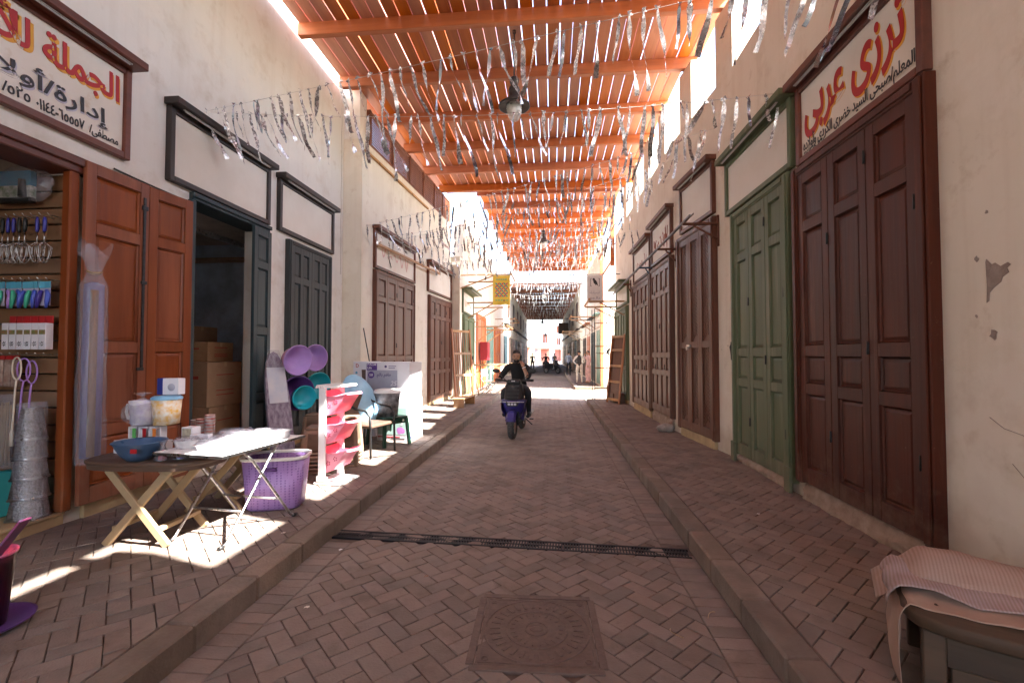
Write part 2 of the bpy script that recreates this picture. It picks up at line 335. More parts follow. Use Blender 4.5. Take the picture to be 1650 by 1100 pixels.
def letters(parent, body, m, x0, x1, z0, z1, y, bold=.02, slant=0., wave=0., arabic=True, name='lettering'):
    """body written on a face that looks along local -Y, filling x0..x1, z0..z1"""
    src = text_mesh(shape(body) if arabic else body, bold)
    me = src.copy(); co = [v.co.copy() for v in me.vertices]
    if not co: return None
    ax, bx = min(c.x for c in co), max(c.x for c in co); ay, by = min(c.y for c in co), max(c.y for c in co)
    # letters that overlap at their joins sit a hair apart in depth
    par = list(range(len(co)))
    def find(i):
        while par[i] != i: par[i] = par[par[i]]; i = par[i]
        return i
    for e in me.edges: par[find(e.vertices[0])] = find(e.vertices[1])
    roots = {}; isl = [roots.setdefault(find(i), len(roots)) for i in range(len(co))]
    for i_, (v, c) in enumerate(zip(me.vertices, co)):
        u = (c.x - ax) / (bx - ax); t = (c.y - ay) / (by - ay)
        xx = lerp(x0, x1, u) + slant * (t - .5) * (z1 - z0); zz = lerp(z0, z1, t) + wave * math.sin(u * 9 + 1) * (z1 - z0)
        v.co = (xx, y - (c.z + .002) * .6 - (isl[i_] % 7) * .00021, zz)
    me.materials.clear(); me.materials.append(m); me.update()
    return link(name, me, parent)

# ================================================================== GROUND
def sheet(name, x0, x1, y0, y1, z, m, parent=None):
    o = part(parent, name, m, lambda b: b.add([(x0, y0, z), (x1, y0, z), (x1, y1, z), (x0, y1, z)], [(0, 1, 2, 3)])); return o
M['dust'] = mat('dusty_ground', (.34, .27, .22), .95, scale=.6, bump=.4, bscale=8)
tag(sheet('ground', -300, 300, -300, 300, -.06, M['dust']), kind='structure')
LK, RK = -1.81, 1.05           # kerb faces
VIEW = cam.matrix_world
def seen(x, y, z=0.0):
    p = Matrix.Rotation(-math.atan2(21, 733), 4, 'X') @ Matrix.Rotation(-math.atan2(65, 733), 4, 'Z') @ Vector((x, y, z - 1.5))
    if p.y < .3: return False, 1e9
    return abs(p.x / p.y * 733) < 860 and abs(p.z / p.y * 733) < 590, p.length
def clip(poly, x0, x1, y0, y1):
    for ax, v, sgn in ((0, x0, 1), (0, x1, -1), (1, y0, 1), (1, y1, -1)):
        out = []
        for i, p in enumerate(poly):
            q = poly[(i + 1) % len(poly)]; a = (p[ax] - v) * sgn; b = (q[ax] - v) * sgn
            if a >= 0: out.append(p)
            if a * b < 0: t = a / (a - b); out.append((lerp(p[0], q[0], t), lerp(p[1], q[1], t)))
        poly = out
        if len(poly) < 3: return []
    return poly
def area(p): return abs(sum(p[i][0] * p[(i + 1) % len(p)][1] - p[(i + 1) % len(p)][0] * p[i][1] for i in range(len(p)))) / 2
def brick_mb(poly, b, z=0.0, dz=(0, 0), gap=.0035, cx=0, cy=0, h=.02):
    """one paver: sides, a small chamfer and a top, tilted a hair"""
    mx = sum(p[0] for p in poly) / len(poly); my = sum(p[1] for p in poly) / len(poly)
    n = len(poly); vs = []
    for inset, zz in ((gap, -h), (gap, -.0035), (gap + .0035, 0)):
        for (x, y) in poly:
            d = math.hypot(x - mx, y - my) or 1; k = max(0, 1 - inset * 1.3 / d)
            X, Y = mx + (x - mx) * k, my + (y - my) * k
            vs.append((X - cx, Y - cy, z + zz + (dz[0] * (X - mx) + dz[1] * (Y - my) if zz > -h else 0)))
    fs = [tuple(range(2 * n, 3 * n))]
    for r in range(2):
        for i in range(n): fs.append((r * n + i, r * n + (i + 1) % n, (r + 1) * n + (i + 1) % n, (r + 1) * n + i))
    b.add(vs, fs)
def herring(x0, x1, y0, y1, w=.1, holes=()):
    c = math.sqrt(.5); res = []
    N = int((x1 - x0 + y1 - y0) / w) + 8; ox, oy = x0, y0
    for i in range(-N, N):
        for j in range(-N, N):
            k = (i - j) % 4
            if k == 0: q = ((i, j), (i + 2, j), (i + 2, j + 1), (i, j + 1))
            elif k == 3: q = ((i, j), (i + 1, j), (i + 1, j + 2), (i, j + 2))
            else: continue
            q = [(ox + (a - b_) * c * w, oy + (a + b_) * c * w) for a, b_ in q]
            mx = sum(p[0] for p in q) / 4; my = sum(p[1] for p in q) / 4
            if mx < x0 - .2 or mx > x1 + .2 or my < y0 - .2 or my > y1 + .2: continue
            if any(a < mx < b_ and e < my < d for a, b_, e, d in holes): continue
            q2 = clip(q, x0, x1, y0, y1)
            if q2 and area(q2) > .0012: res.append(q2)
    return res
def lay(parent, polys, z, m):
    """the 300 pavers that show largest are objects, the rest one mesh"""
    key = []
    for p in polys:
        mx = sum(q[0] for q in p) / len(p); my = sum(q[1] for q in p) / len(p); s, d = seen(mx, my, z)
        key.append((d if s else 1e6 + d, mx, my, p))
    key.sort(key=lambda t: t[0]); rest = MB()
    for i, (d, mx, my, p) in enumerate(key):
        tl = (rnd.uniform(-.012, .012), rnd.uniform(-.012, .012)); hz = z + rnd.uniform(-.0025, .0015)
        if i < 300 and d < 1e6:
            b = MB(); brick_mb(p, b, 0, tl, cx=mx, cy=my); b.build('brick', m, parent, (mx, my, hz))
        else: brick_mb(p, rest, hz, tl)
    tag(rest.build('brickwork', m, parent), kind='stuff')
road = tag(sheet('road', LK - .02, RK + .02, -12, 110, -.011, M['joint']), kind='structure')
HOLES = [(-.42, .24, 2.20, 2.87), (-1.86, 1.1, 3.60, 3.70)]
rp = herring(LK + .205, RK - .205, 1.15, 26, holes=HOLES)
for x0, x1 in ((LK, LK + .205), (RK - .205, RK)):
    y = 1.15
    while y < 26:
        if not (3.56 < y + .05 < 3.72): rp.append([(x0, y), (x1, y), (x1, y + .1), (x0, y + .1)])
        y += .1
lay(road, rp, 0, M['brick'])
# pavements: a raised bed, pavers on top, a row of kerb stones
def pavement(name, x0, x1, y0, y1, xk, side, ky0, ky1):
    o = part(None, name, M['joint'], lambda b: b.box(x0, x1, y0, y1, -.05, .119)); tag(o, kind='structure')
    y = ky0; n = 0
    while y < ky1:
        a, b_ = (xk - .16, xk) if side < 0 else (xk, xk + .16)
        p = MB(); e = rnd.uniform(-.004, .004)
        p.box(a + e, b_ + e, -.248, .248, -.04, .132 + rnd.uniform(-.003, .003), .012)
        p.build('kerb_stone', M['kerb'], o, (0, y + .25, 0)); y += .5
    return o
pl = pavement('pavement_left', -4.0, LK - .02, -12, 30, LK, -1, .7, 19.5)
lay(pl, herring(-3.96, LK - .163, 1.45, 15), .131, M['brick'])
pr_ = pavement('pavement_right', RK + .02, 2.6, -12, 14.45, RK, 1, .7, 14.2)
lay(pr_, herring(RK + .163, 2.42, 1.45, 14.4), .131, M['brick'])
p2 = pavement('pavement_right_far', .98, 3.2, 19.9, 70, .93, 1, 20.0, 34)
part(p2, 'kerb_end', M['kerb'], lambda b: b.box(.96, 2.6, 19.72, 19.88, -.04, .13, .012))
tag(sheet('alley', 1.09, 30, 14.5, 19.7, -.003, M['dust']), kind='structure')
# drain grate across the road
g = thing('drain_grate', 'long black iron drain grate set across the brick road', 'drain', (-.39, 3.65, 0), -.05)
def rails(b):
    for y in (-.07, .07): b.box(-1.42, 1.42, y - .012, y + .012, -.02, .004, .003)
part(g, 'grate_frame', M['iron'], rails)
part(g, 'channel', M['black'], lambda b: b.box(-1.41, 1.41, -.058, .058, -.03, -.012))
for k in range(3):
    def bars(b, k=k):
        n = 42
        for i in range(n):
            x = -1.41 + .94 * k + .94 * (i + .5) / n; b.box(x - .006, x + .006, -.058, .058, -.012, .001)
        b.box(-1.41 + .94 * k + .004, -1.41 + .94 * (k + 1) - .004, -.006, .006, -.0118, .0025)
    part(g, 'grating', M['iron'], bars)
# manhole
g = thing('manhole_cover', 'square cast iron manhole cover with a round ribbed medallion', 'manhole', (-.09, 2.535, 0), .03)
part(g, 'frame', M['rust'], lambda b: [b.box(-.325, .325, s * .325 - .02, s * .325 + .02, -.015, .005, .003) for s in (-1, 1)] + [b.box(s * .325 - .02, s * .325 + .02, -.304, .304, -.015, .0052, .003) for s in (-1, 1)])
part(g, 'plate', M['rust'], lambda b: b.box(-.302, .302, -.302, .302, -.02, .001, .003))
def ring(b, r, w_, z, n=48):
    vs = []; fs = []
    for i in range(n):
        t = 2 * PI * i / n; c, s = math.cos(t), math.sin(t)
        vs += [(c * (r - w_), s * (r - w_), 0), (c * (r - w_ * .6), s * (r - w_ * .6), z), (c * (r + w_ * .6), s * (r + w_ * .6), z), (c * (r + w_), s * (r + w_), 0)]
    for i in range(n):
        for k in range(3): a, d = i * 4 + k, ((i + 1) % n) * 4 + k; fs.append((a, d, d + 1, a + 1))
    b.add(vs, fs)
part(g, 'raised_ring', M['rust'], lambda b: (ring(b, .285, .006, .0055), ring(b, .165, .006, .0055), ring(b, .06, .005, .005), b.box(-.287, .287, -.287, -.281, 0, .004), b.box(-.287, .287, .281, .287, 0, .004), b.box(-.287, -.281, -.281, .281, 0, .0042), b.box(.281, .287, -.281, .281, 0, .0042)))
def ribs(b):
    for i in range(30):
        t = 2 * PI * i / 30; c, s = math.cos(t), math.sin(t)
        b.bar((c * .2, s * .2, .002), (c * .255, s * .255, .002), .018, .006)
    for i in range(22):
        t = 2 * PI * i / 22; c, s = math.cos(t), math.sin(t); b.bar((c * .122, s * .122, .002), (c * .145, s * .145, .002), .008, .005)
    b.ball((0, 0, 0), (.04, .03, .006), 10, 6)
    for sx in (-1, 1):
        for sy in (-1, 1): b.lathe([(.018, .0), (.018, .005), (.012, .0055), (.01, .001)], 12, Matrix.Translation((sx * .255, sy * .255, 0)))
tag(part(g, 'rib', M['rust'], ribs), kind='stuff')

# ================================================================== WALLS
RP = [(2.45, -12), (2.43, 6.3), (2.2, 8.5), (2.12, 12.2), (2.06, 15.0)]
def RX(y):
    for (a, b_), (c, d) in zip(RP, RP[1:]):
        if y <= d: return lerp(a, c, (y - b_) / (d - b_))
    return RP[-1][0]
def wall_run(b, pts, z0, z1, th):
    """prisms along a polyline, thickness th added in +x"""
    for (xa, ya), (xc, yc) in zip(pts, pts[1:]): b.prism([(xa, ya), (xa + th, ya), (xc + th, yc), (xc, yc)], z0, z1)
PITCH = 1.35; J0 = 6.55
wr = thing('plaster_wall', 'long cream plaster wall with notched top behind the brown and green doors', 'wall')
def f(b):
    wall_run(b, RP, -.05, 5.385, .3)
part(wr, 'wall_body', M['plaster'], f)
k = -13
while True:
    yc = J0 - .03 + PITCH * k
    if yc > 14.6: break
    y0, y1 = yc - .245, min(yc + .245, 15.0)
    if yc < .6: y1 = y0 + PITCH      # unseen near end: notches filled in to keep sun off the near pavement
    part(wr, 'merlon', M['plaster'], lambda b: b.prism([(RX(y0), y0), (RX(y0) + .3, y0), (RX(y1) + .3, y1), (RX(y1), y1)], 5.383, 6.365)); k += 1
# flaked paint by the large brown door, and the small holes in the plaster
def flake(parent, x, y, z, pts, m='peel'):
    o = part(parent, 'bare_patch', M[m], lambda b: b.prism([(px_, py_) for px_, py_ in pts], 0, .003, Matrix(((0, 0, -1, x), (-1, 0, 0, y), (0, 1, 0, z), (0, 0, 0, 1))))); return o
def blob(n, rx, ry, seed, j=.4):
    r_ = random.Random(seed); return [(math.cos(2 * PI * i / n) * rx * (1 + r_.uniform(-j, j)), math.sin(2 * PI * i / n) * ry * (1 + r_.uniform(-j, j))) for i in range(n)]
flake(wr, 2.434 - .001, 2.72, 1.92, [(-.055, .10), (-.05, .115), (-.02, .08), (0, .085), (.03, .06), (.07, .075), (.085, .06), (.065, .045), (.075, .02), (.04, .0), (.03, -.025), (-.01, -.05), (-.035, -.075), (-.04, -.12), (-.055, -.13), (-.05, -.03)])
for y, z, s, sd in ((2.74, 1.61, .022, 1), (2.83, 2.05, .012, 2), (2.76, 2.3, .009, 3), (2.84, 1.72, .007, 4), (5.9 + .5, 1.55, .012, 5), (6.5, 1.62, .01, 6), (6.68, 1.57, .008, 7)): flake(wr, RX(y) - .0005, y, z, blob(9, s, s * 1.2, sd))
def crack(b, pts, x): 
    b.tube([(x, y, z) for y, z in pts], .002, 4)
part(wr, 'crack', M['peel'], lambda b: (crack(b, [(2.78, 1.15), (2.7, 1.1), (2.6, 1.08), (2.5, 1.03)], 2.433), crack(b, [(2.66, .92), (2.6, .86), (2.57, .78)], 2.433)))

# left: first wall with the two open shops
LX = -3.97
wl = thing('plaster_wall', 'tall pale plaster wall above the open household goods shops', 'wall')
def f(b):
    t = .28
    b.box(LX - t, LX, -12, -1.2, -.05, 6.82); b.box(LX - t, LX, -1.2, 3.40, 3.05, 6.82)
    b.box(LX - t, LX, 3.40, 4.66, -.05, 6.82); b.box(LX - t, LX, 4.66, 5.92, 3.26, 6.82); b.box(LX - t, LX, 5.92, 8.3, -.05, 6.82)
    b.box(LX - t, LX, -1.2, 3.4, -.05, .2); b.box(LX - t, LX, 4.66, 5.92, -.05, .2)
part(wl, 'wall_body', M['plasterL'], f)
part(wl, 'corner_pier', M['plasterL'], lambda b: b.box(-4.25, -3.66, 8.302, 8.62, -.05, 6.62))
part(wl, 'plinth', M['ochre'], lambda b: b.box(LX, LX + .04, 3.53, 4.6, .1, .27, .006)); part(wl, 'plinth', M['ochre'], lambda b: b.box(LX, LX + .04, 5.995, 6.42, .1, .24, .006)); part(wl, 'plinth', M['ochre'], lambda b: b.box(LX, LX + .04, 7.74, 8.28, .1, .24, .006))
part(wl, 'wiring', M['black'], lambda b: b.tube([(LX + .012, y, 3.2 - .03 * math.sin((y - 3.4) * 1.5)) for y in [3.75 + .08 * i for i in range(12)]], .008, 6))
part(wl, 'crack', M['peel'], lambda b: b.tube([(LX + .001, 8.2 + .01 * math.sin(i * 1.7), 3.0 + i * .15) for i in range(24)], .004, 4))
W2A, W2B = (-3.6, 8.3), (-3.2, 14.1)
def W2X(y): return lerp(W2A[0], W2B[0], (y - W2A[1]) / (W2B[1] - W2A[1]))
w2 = thing('plaster_wall', 'cream plaster wall carrying the wooden lattice below the slatted roof', 'wall')
part(w2, 'wall_body', M['plaster'], lambda b: b.prism([W2A, (W2A[0] - .3, W2A[1]), (W2B[0] - .3, W2B[1]), W2B][::-1], -.05, 5.62))
part(w2, 'step_face', M['plaster'], lambda b: b.box(-3.99, -3.598, 8.285, 8.299, -.05, 5.62))
part(w2, 'plinth', M['ochre'], lambda b: b.prism([(W2X(8.32) + .03, 8.32), (W2X(8.7) + .03, 8.7), (W2X(8.7), 8.7), (W2X(8.32), 8.32)], .1, .26))
part(w2, 'iron_bar', M['dkmetal'], lambda b: b.tube([(W2X(8.4) + .03, 8.33, 2.0), (W2X(8.4) + .05, 8.42, 1.7), (W2X(8.6) + .03, 8.62, 1.3)], .012, 6))
w3 = thing('plaster_wall', 'tall sunlit plaster wall with rounded top past the lattice', 'wall')
def f(b):
    X3 = -2.9
    b.prism([(X3, 14.1), (X3 - .3, 14.1), (X3 - .3, 27), (X3, 27)][::-1], -.05, 4.6)
    prof = [(14.5, 4.6), (14.5, 6.5), (14.9, 6.62), (15.6, 6.62), (15.6, 5.9), (16.2, 5.9), (16.2, 6.6), (17.2, 6.6), (17.9, 6.2), (18.3, 5.6), (19.2, 5.5), (20.5, 5.5), (20.5, 6.3), (21.5, 6.3), (21.5, 5.5), (23, 5.5), (23, 6.3), (24, 6.3), (24, 5.5), (27, 5.5), (27, 4.6)]
    b.prism([(y, z) for y, z in prof], -X3, -X3 + .3, Matrix(((0, 0, -1, 0), (1, 0, 0, 0), (0, 1, 0, 0), (0, 0, 0, 1))))
    b.box(-3.2, -2.9, 14.08, 14.1, -.05, 4.6)
part(w3, 'wall_body', M['plaster'], f)

# shop interiors
def room(name, label, y0, y1, depth, zt, m, zf):
    t = thing(name, label, 'shop room'); x1 = LX - .28; x0 = x1 - depth
    part(t, 'back_wall', m, lambda b: b.box(x0 - .1, x0, y0 - .1, y1 + .1, 0, zt + .1))
    part(t, 'side_wall', m, lambda b: b.box(x0, x1, y0 - .1, y0, 0, zt + .1)); part(t, 'side_wall', m, lambda b: b.box(x0, x1, y1, y1 + .1, 0, zt + .1))
    part(t, 'ceiling', M['roomc'], lambda b: b.box(x0, x1, y0, y1, zt, zt + .1)); part(t, 'shop_floor', M['floor'], lambda b: b.box(x0, x1, y0, y1, 0, zf))
    return t
room('shop_room', 'dim cream shop room hung with kitchen goods', -2.5, 3.62, 3.0, 3.25, M['roomc'], .2)
rm2 = room('shop_room', 'dark blue-grey shop room holding stacked cardboard boxes', 4.4, 7.0, 1.9, 3.3, M['room'], .2)
part(rm2, 'shelf', M['oldwood'], lambda b: b.box(-6.0, -4.5, 6.75, 6.98, 3.0, 3.04, .005))
part(rm2, 'lintel_rail', M['metal'], lambda b: b.bar((-4.5, 4.5, 3.08), (-4.5, 6.3, 3.08), .05, .06))

# ================================================================== ROOFS
def RL(y): return -3.87 if y < 8.3 else W2X(y) - .12
rf = thing('street_canopy', 'orange wooden slatted roof on joists spanning the near street', 'roof')
k = -13; jy = []
while J0 + PITCH * k < 13.5: jy.append(J0 + PITCH * k); k += 1
for y in jy:
    xl, xr = RL(y), RX(y) + .22
    b = MB(); b.box(-(xr - xl) / 2, (xr - xl) / 2, -.05, .05, 0, .2, .006); b.build('joist', M['joist'], rf, ((xl + xr) / 2, y, 6.368))
def boards(parent, xl_fn, xr_fn, ys, z, m, pitch=.2, gap=.0155, x0=-3.87, x1=2.6, sy=1.0):
    n = int((x1 - x0) / pitch); cache = {}
    for a, c in zip(ys, ys[1:]):
        L = c - a - .006
        for i in range(n):
            x = x0 + pitch * (i + .5)
            if x - pitch / 2 < max(xl_fn(a), xl_fn(c)) - .02 or x > min(xr_fn(a), xr_fn(c)): continue
            wd = pitch - gap * rnd.choice((1, 1, 1, 1, 1, .9, .8, .5, 1.15)); key = (round(wd, 3), round(L, 2))
            if key not in cache:
                b = MB(); b.box(-wd / 2, wd / 2, -L / 2, L / 2, 0, .045, .003); cache[key] = b.mesh('roof_board', m)
            link('roof_board', cache[key], parent, (x + rnd.uniform(-.003, .003), (a + c) / 2, z + rnd.uniform(0, .002)), rnd.uniform(-.0008, .0008))
ys = [jy[0] - .3] + [jy[i] for i in range(2, len(jy) - 1, 3)] + [13.45]
boards(rf, lambda y: -3.9, lambda y: RX(y) + .2, ys, 6.57, M['roofwood'])
part(rf, 'fascia', M['joist'], lambda b: b.box(-3.2, 2.2, 13.46, 13.50, 6.40, 6.62, .004))
# second roof
rf2 = thing('street_canopy', 'second orange slatted roof further down, above the alley mouth', 'roof')
y2 = [13.72 + 1.28 * i for i in range(11)]
for y in y2:
    b = MB(); b.box(-2.15, 2.25, -.05, .05, 0, .2, .006); b.build('joist', M['joist'], rf2, (-.15, y, 6.37))
boards(rf2, lambda y: -2.3, lambda y: 2.15, [13.52, y2[3], y2[7], y2[10] + .15], 6.572, M['roofwood'], x0=-2.3, x1=2.2)
part(rf2, 'post', M['joist'], lambda b: b.box(1.9, 2.03, 14.98, 15.1, 4.4, 6.369, .006)); 
for y in (19.3, 26.4):
    part(rf2, 'post', M['joist'], lambda b: b.box(2.0, 2.13, y - .12, y, .1, 6.369, .006))
part(rf2, 'side_rail', M['lattice'], lambda b: (b.bar((1.96, 15.1, 4.6), (1.96, 19.2, 4.6), .06, .05), b.bar((1.96, 15.1, 5.5), (1.96, 19.2, 5.5), .05, .05)))
# third, old dark roof
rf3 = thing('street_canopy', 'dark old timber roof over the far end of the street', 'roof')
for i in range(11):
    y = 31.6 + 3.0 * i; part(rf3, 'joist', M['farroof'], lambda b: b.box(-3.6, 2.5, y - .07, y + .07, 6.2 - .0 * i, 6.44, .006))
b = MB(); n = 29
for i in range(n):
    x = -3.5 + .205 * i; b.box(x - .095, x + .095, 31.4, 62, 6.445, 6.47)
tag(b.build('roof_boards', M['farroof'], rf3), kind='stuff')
# lattice screen on the left wall
ls = thing('lattice_screen', 'dark wooden lattice screen standing on the wall below the roof', 'lattice screen')
lp = [8.66, 9.75, 10.75, 11.7, 12.6, 13.4, 14.05]
for y in lp: part(ls, 'post', M['lattice'], lambda b: b.box(W2X(y) - .09, W2X(y) - .01, y - .04, y + .04, 5.62, 6.36, .004))
for z in (5.66, 6.33):
    part(ls, 'rail', M['lattice'], lambda b: b.bar((W2X(8.66) - .05, 8.66, z), (W2X(14.05) - .05, 14.05, z), .06, .05, .004))
for a, c in zip(lp, lp[1:]):
    def f(b):
        y = a + .07
        while y < c - .05:
            b.box(W2X(y) - .062, W2X(y) - .048, y - .008, y + .008, 5.69, 6.3); y += .05
        z = 5.71
        while z < 6.3:
            b.bar((W2X(a + .04) - .042, a + .04, z), (W2X(c - .04) - .042, c - .04, z), .012, .016); z += .05
    tag(part(ls, 'lattice_panel', M['lattice'], f), kind='stuff')

# ================================================================== DOORS AND SIGNS
# every wall-mounted thing lives in a frame whose local X runs to the right as one faces it, local -Y points into the street
def on_right(y): return (RX(y), y, 0)
def mount(name, label, cat, p, rz, group=None): return thing(name, label, cat, p, rz, group)
def leaf_part(parent, x, z, wd, ht, rows, m, cols=1, y=-.03, th=.04, rz=0.0, stile=.085, style='panel', name='door_leaf', hinges=()):
    """one door leaf hung at its left edge x; rows = panel heights bottom to top (relative)"""
    b = MB(); rail = .10; tot = sum(rows); avail = ht - rail * (len(rows) + 1) - .04
    zs = []; zz = rail + .04
    for r_ in rows: h = avail * r_ / tot; zs.append((zz, zz + h)); zz += h + rail
    cw = (wd - stile * (cols + 1)) / cols
    for c in range(cols + 1):
        b.box(c * (cw + stile), c * (cw + stile) + stile, -th, 0, 0, ht, .004)
    for c in range(cols):
        x0 = stile + c * (cw + stile); edges = [0] + [v for ab in zs for v in ab] + [ht]
        for k in range(0, len(edges), 2): b.box(x0 - .001, x0 + cw + .001, -th + .001, -.001, edges[k], edges[k + 1], .003)
    lf = b.build(name, m, parent, (x, y, z), rz)
    for c in range(cols):
        x0 = stile + c * (cw + stile)
        for (a, e) in zs:
            p = MB(); hw, hh = cw / 2, (e - a) / 2
            if style == 'chevron':
                p.box(-hw, hw, -.012, 0, -hh, hh)
                n = max(2, int((e - a) / .055))
                for i in range(-2, n):
                    q = -hh + (i + .5) * (e - a) / n
                    for s in (-1, 1):
                        z0, z1 = q, q + hw * .9
                        if z0 < -hh: continue
                        if z1 > hh: t = (hh - z0) / (z1 - z0)
                        else: t = 1
                        p.bar((s * hw * .98, -.016, z0), (s * hw * (1 - t) + (s * .004 if t == 1 else 0), -.016, z0 + (z1 - z0) * t), .012, .026, .003, up=(0, 0, 1))
            else:
                i1 = min(.028, hw * .35, hh * .35)
                # bevelled field: outer slope then raised flat
                vs = []
                for k, yy in ((0, -.012), (.006, -.026), (.016, -.012), (i1 + .012, -.022)):
                    vs += [(-hw + k, yy, -hh + k), (hw - k, yy, -hh + k), (hw - k, yy, hh - k), (-hw + k, yy, hh - k)]
                fs = [(12, 13, 14, 15)]
                for r_ in range(3):
                    for k in range(4): fs.append((r_ * 4 + k, r_ * 4 + (k + 1) % 4, r_ * 4 + 4 + (k + 1) % 4, r_ * 4 + 4 + k))
                p.add(vs, fs)
            p.build('panel', m, lf, (x0 + hw, 0, (a + e) / 2))
    for hx, hz in hinges:
        part(lf, 'hinge', M['black'], lambda b: (b.box(hx - .008, hx + .008, -th - .008, -th + .002, hz - .045, hz + .045, .002), b.tube([(hx, -th - .008, hz - .05), (hx, -th - .008, hz + .05)], .006, 6)))
    return lf
def door_frame(t, x0, x1, z0, z1, m, w_=.09, d=.075, back=.02, foot=False):
    for nm, xa, xb in (('jamb', x0 - w_, x0), ('jamb', x1, x1 + w_)):
        def f(b):
            b.box(xa, xb, -d, back, z0 - .02, z1 + w_, .008); b.box(xa + .02 if xa < x0 else xa + .012, xb - .012 if xa < x0 else xb - .02, -d - .014, -d + .001, z0, z1 + w_ - .02, .005)
            if foot: b.box(xa - .008, xb + .008, -d - .03, -d + .01, .13, .38, .006)
        part(t, nm, m, f)
    part(t, 'head', m, lambda b: (b.box(x0 + .001, x1 - .001, -d + .002, back, z1, z1 + w_ - .002, .008), b.box(x0 + .01, x1 - .01, -d - .012, -d + .001, z1 + .02, z1 + w_ - .02, .004)))
def sill(t, x0, x1, z0, z1, m, d=.05, rough=False, seed=0):
    def f(b):
        if not rough: b.box(x0, x1, -d, .02, z0, z1, .01); return
        r_ = random.Random(seed); n = int((x1 - x0) / .05)
        def fn(u, v):
            x = lerp(x0, x1, u); q = noise.noise(Vector((x * 6, v * 3, seed))) * .035 + noise.noise(Vector((x * 19, v * 7, seed + 4))) * .018
            return (x, -d * (1 - v ** 3 * .8) - q * (1 - abs(v - .4)), lerp(z0, z1, v) + q * .4 * (1 - v))
        b.grid(fn, n, 7)
    part(t, 'sill', m, f)
def sign(t_name, label, p, rz, x0, x1, z0, z1, mf, texts=(), canopy=.16, tube=True, board=None, group=None, scrawl=None):
    t = thing(t_name, label, 'shop sign', p, rz, group); f_ = .06
    part(t, 'board', board or M['signboard'], lambda b: b.box(x0 + f_ - .01, x1 - f_ + .01, -.03, .005, z0 + f_ - .01, z1 - f_ + .01))
    for xa, xb in ((x0, x0 + f_), (x1 - f_, x1)): part(t, 'frame', mf, lambda b: b.box(xa, xb, -.062, .005, z0, z1 - .001, .006))
    part(t, 'frame', mf, lambda b: b.box(x0 + f_ + .001, x1 - f_ - .001, -.06, .005, z0, z0 + f_, .006))
    part(t, 'canopy', mf, lambda b: (b.box(x0 - .03, x1 + .03, -canopy, .005, z1, z1 + .075, .008), b.box(x0 + f_ + .001, x1 - f_ - .001, -.058, .004, z1 - f_, z1 - .001, .004)))
    if tube:
        part(t, 'lamp_tube', flat('tubegrey', (.42, .41, .39), .5), lambda b: (b.box(x0 + .1, x1 - .1, -canopy + .035, -canopy + .06, z1 - .012, z1 - .001, .003), b.tube([(x0 + .12, -canopy + .048, z1 - .018), (x1 - .12, -canopy + .048, z1 - .018)], .007, 8)))
    for tx in texts: letters(t, *tx)
    if scrawl:                                  # worn brush strokes that can no longer be read
        mk, a, c, za, zb, n = scrawl; r_ = random.Random(n + len(label))
        for i in range(n):
            xa = lerp(a, c, (i + .1) / n); w_ = (c - a) / n * .8; h = zb - za; k = r_.uniform(.5, 1)
            pts = [(xa + w_ * q / 7, -.0315, za + h * (.25 + .75 * k * abs(q / 7 - .55) * 1.6 - .22 * math.sin(q * .9 + i))) for q in range(8)]
            part(t, 'brush_stroke', M[mk], lambda b: [b.bar(p0, p1, .003, .022 + .012 * (q % 3), up=(0, 0, 1)) for q, (p0, p1) in enumerate(zip(pts, pts[1:]))])
    return t

RZR = -PI / 2                      # facing the street from the right-hand wall
def rz_right(ya, yb):              # local X runs from far (yb) to near (ya)
    return math.atan2(ya - yb, RX(ya) - RX(yb))
# --- big dark brown door, right foreground
def folding(label, ya, yb, z0, z1, leaves, rows, mkey, hinges_z=(), style='panel', cols=1, frame=True, foot=False, frame_m=None, group=None, sill_m='rubble', sill_rough=True, extra=None, y=-.02, fw=.09):
    L = math.hypot(yb - ya, RX(yb) - RX(ya)); rz = rz_right(ya, yb)
    t = thing('shopfront', label, 'door', (RX(yb), yb, 0), rz, group); lw = L / leaves
    if frame: door_frame(t, 0, L, z0, z1, frame_m or M[mkey], foot=foot, w_=fw)
    part(t, 'backing', M[mkey], lambda b: b.box(.001, L - .001, -.004, .004, z0, z1))
    for i in range(leaves):
        hs = []
        if hinges_z:
            for q, zz in enumerate(hinges_z):
                if (i + q) % 2 == 0: hs.append((lw - .012 if i < leaves - 1 else lw - .02, zz))
        leaf_part(t, i * lw + .003, z0, lw - .006, z1 - z0, rows, M[mkey], cols, y - .004, hinges=hs, style=style, stile=min(.085, lw * .2))
    sill(t, -.02, L + .02, .11, z0 - .004, M[sill_m], .05, sill_rough, len(label))
    if extra: extra(t, L)
    return t
def lock_bits(t, L):
    part(t, 'latch', M['metal'], lambda b: (b.box(L / 3 - .2 + .14, L / 3 - .2 + .2, -.078, -.062, 1.6, 1.63, .003), b.ball((L / 3 - .04, -.08, 1.615), (.014, .012, .014), 8, 6)))
folding('large dark mahogany folding door of three tall panelled leaves by flaked wall', 3.16, 4.60, .30, 3.22, 3, (1.0, .36, 1.55, .52), 'mahog', (.5, 1.25, 2.2, 2.7), foot=False)
def stub(t, L): part(t, 'rag', M['black'], lambda b: (b.tube([(-.1, -.06, 1.68), (-.13, -.07, 1.6), (-.11, -.07, 1.5), (-.15, -.06, 1.43)], [.012, .02, .014, .006], 6), b.tube([(-.1, -.06, 1.66), (-.2, -.05, 1.66)], .006, 5)))
folding('green painted folding door of three panelled leaves between brown doors', 4.86, 6.14, .24, 3.26, 3, (1.05, .40, 1.6, .55), 'green', (.45, 1.2, 1.9, 2.75), foot=True, extra=stub)
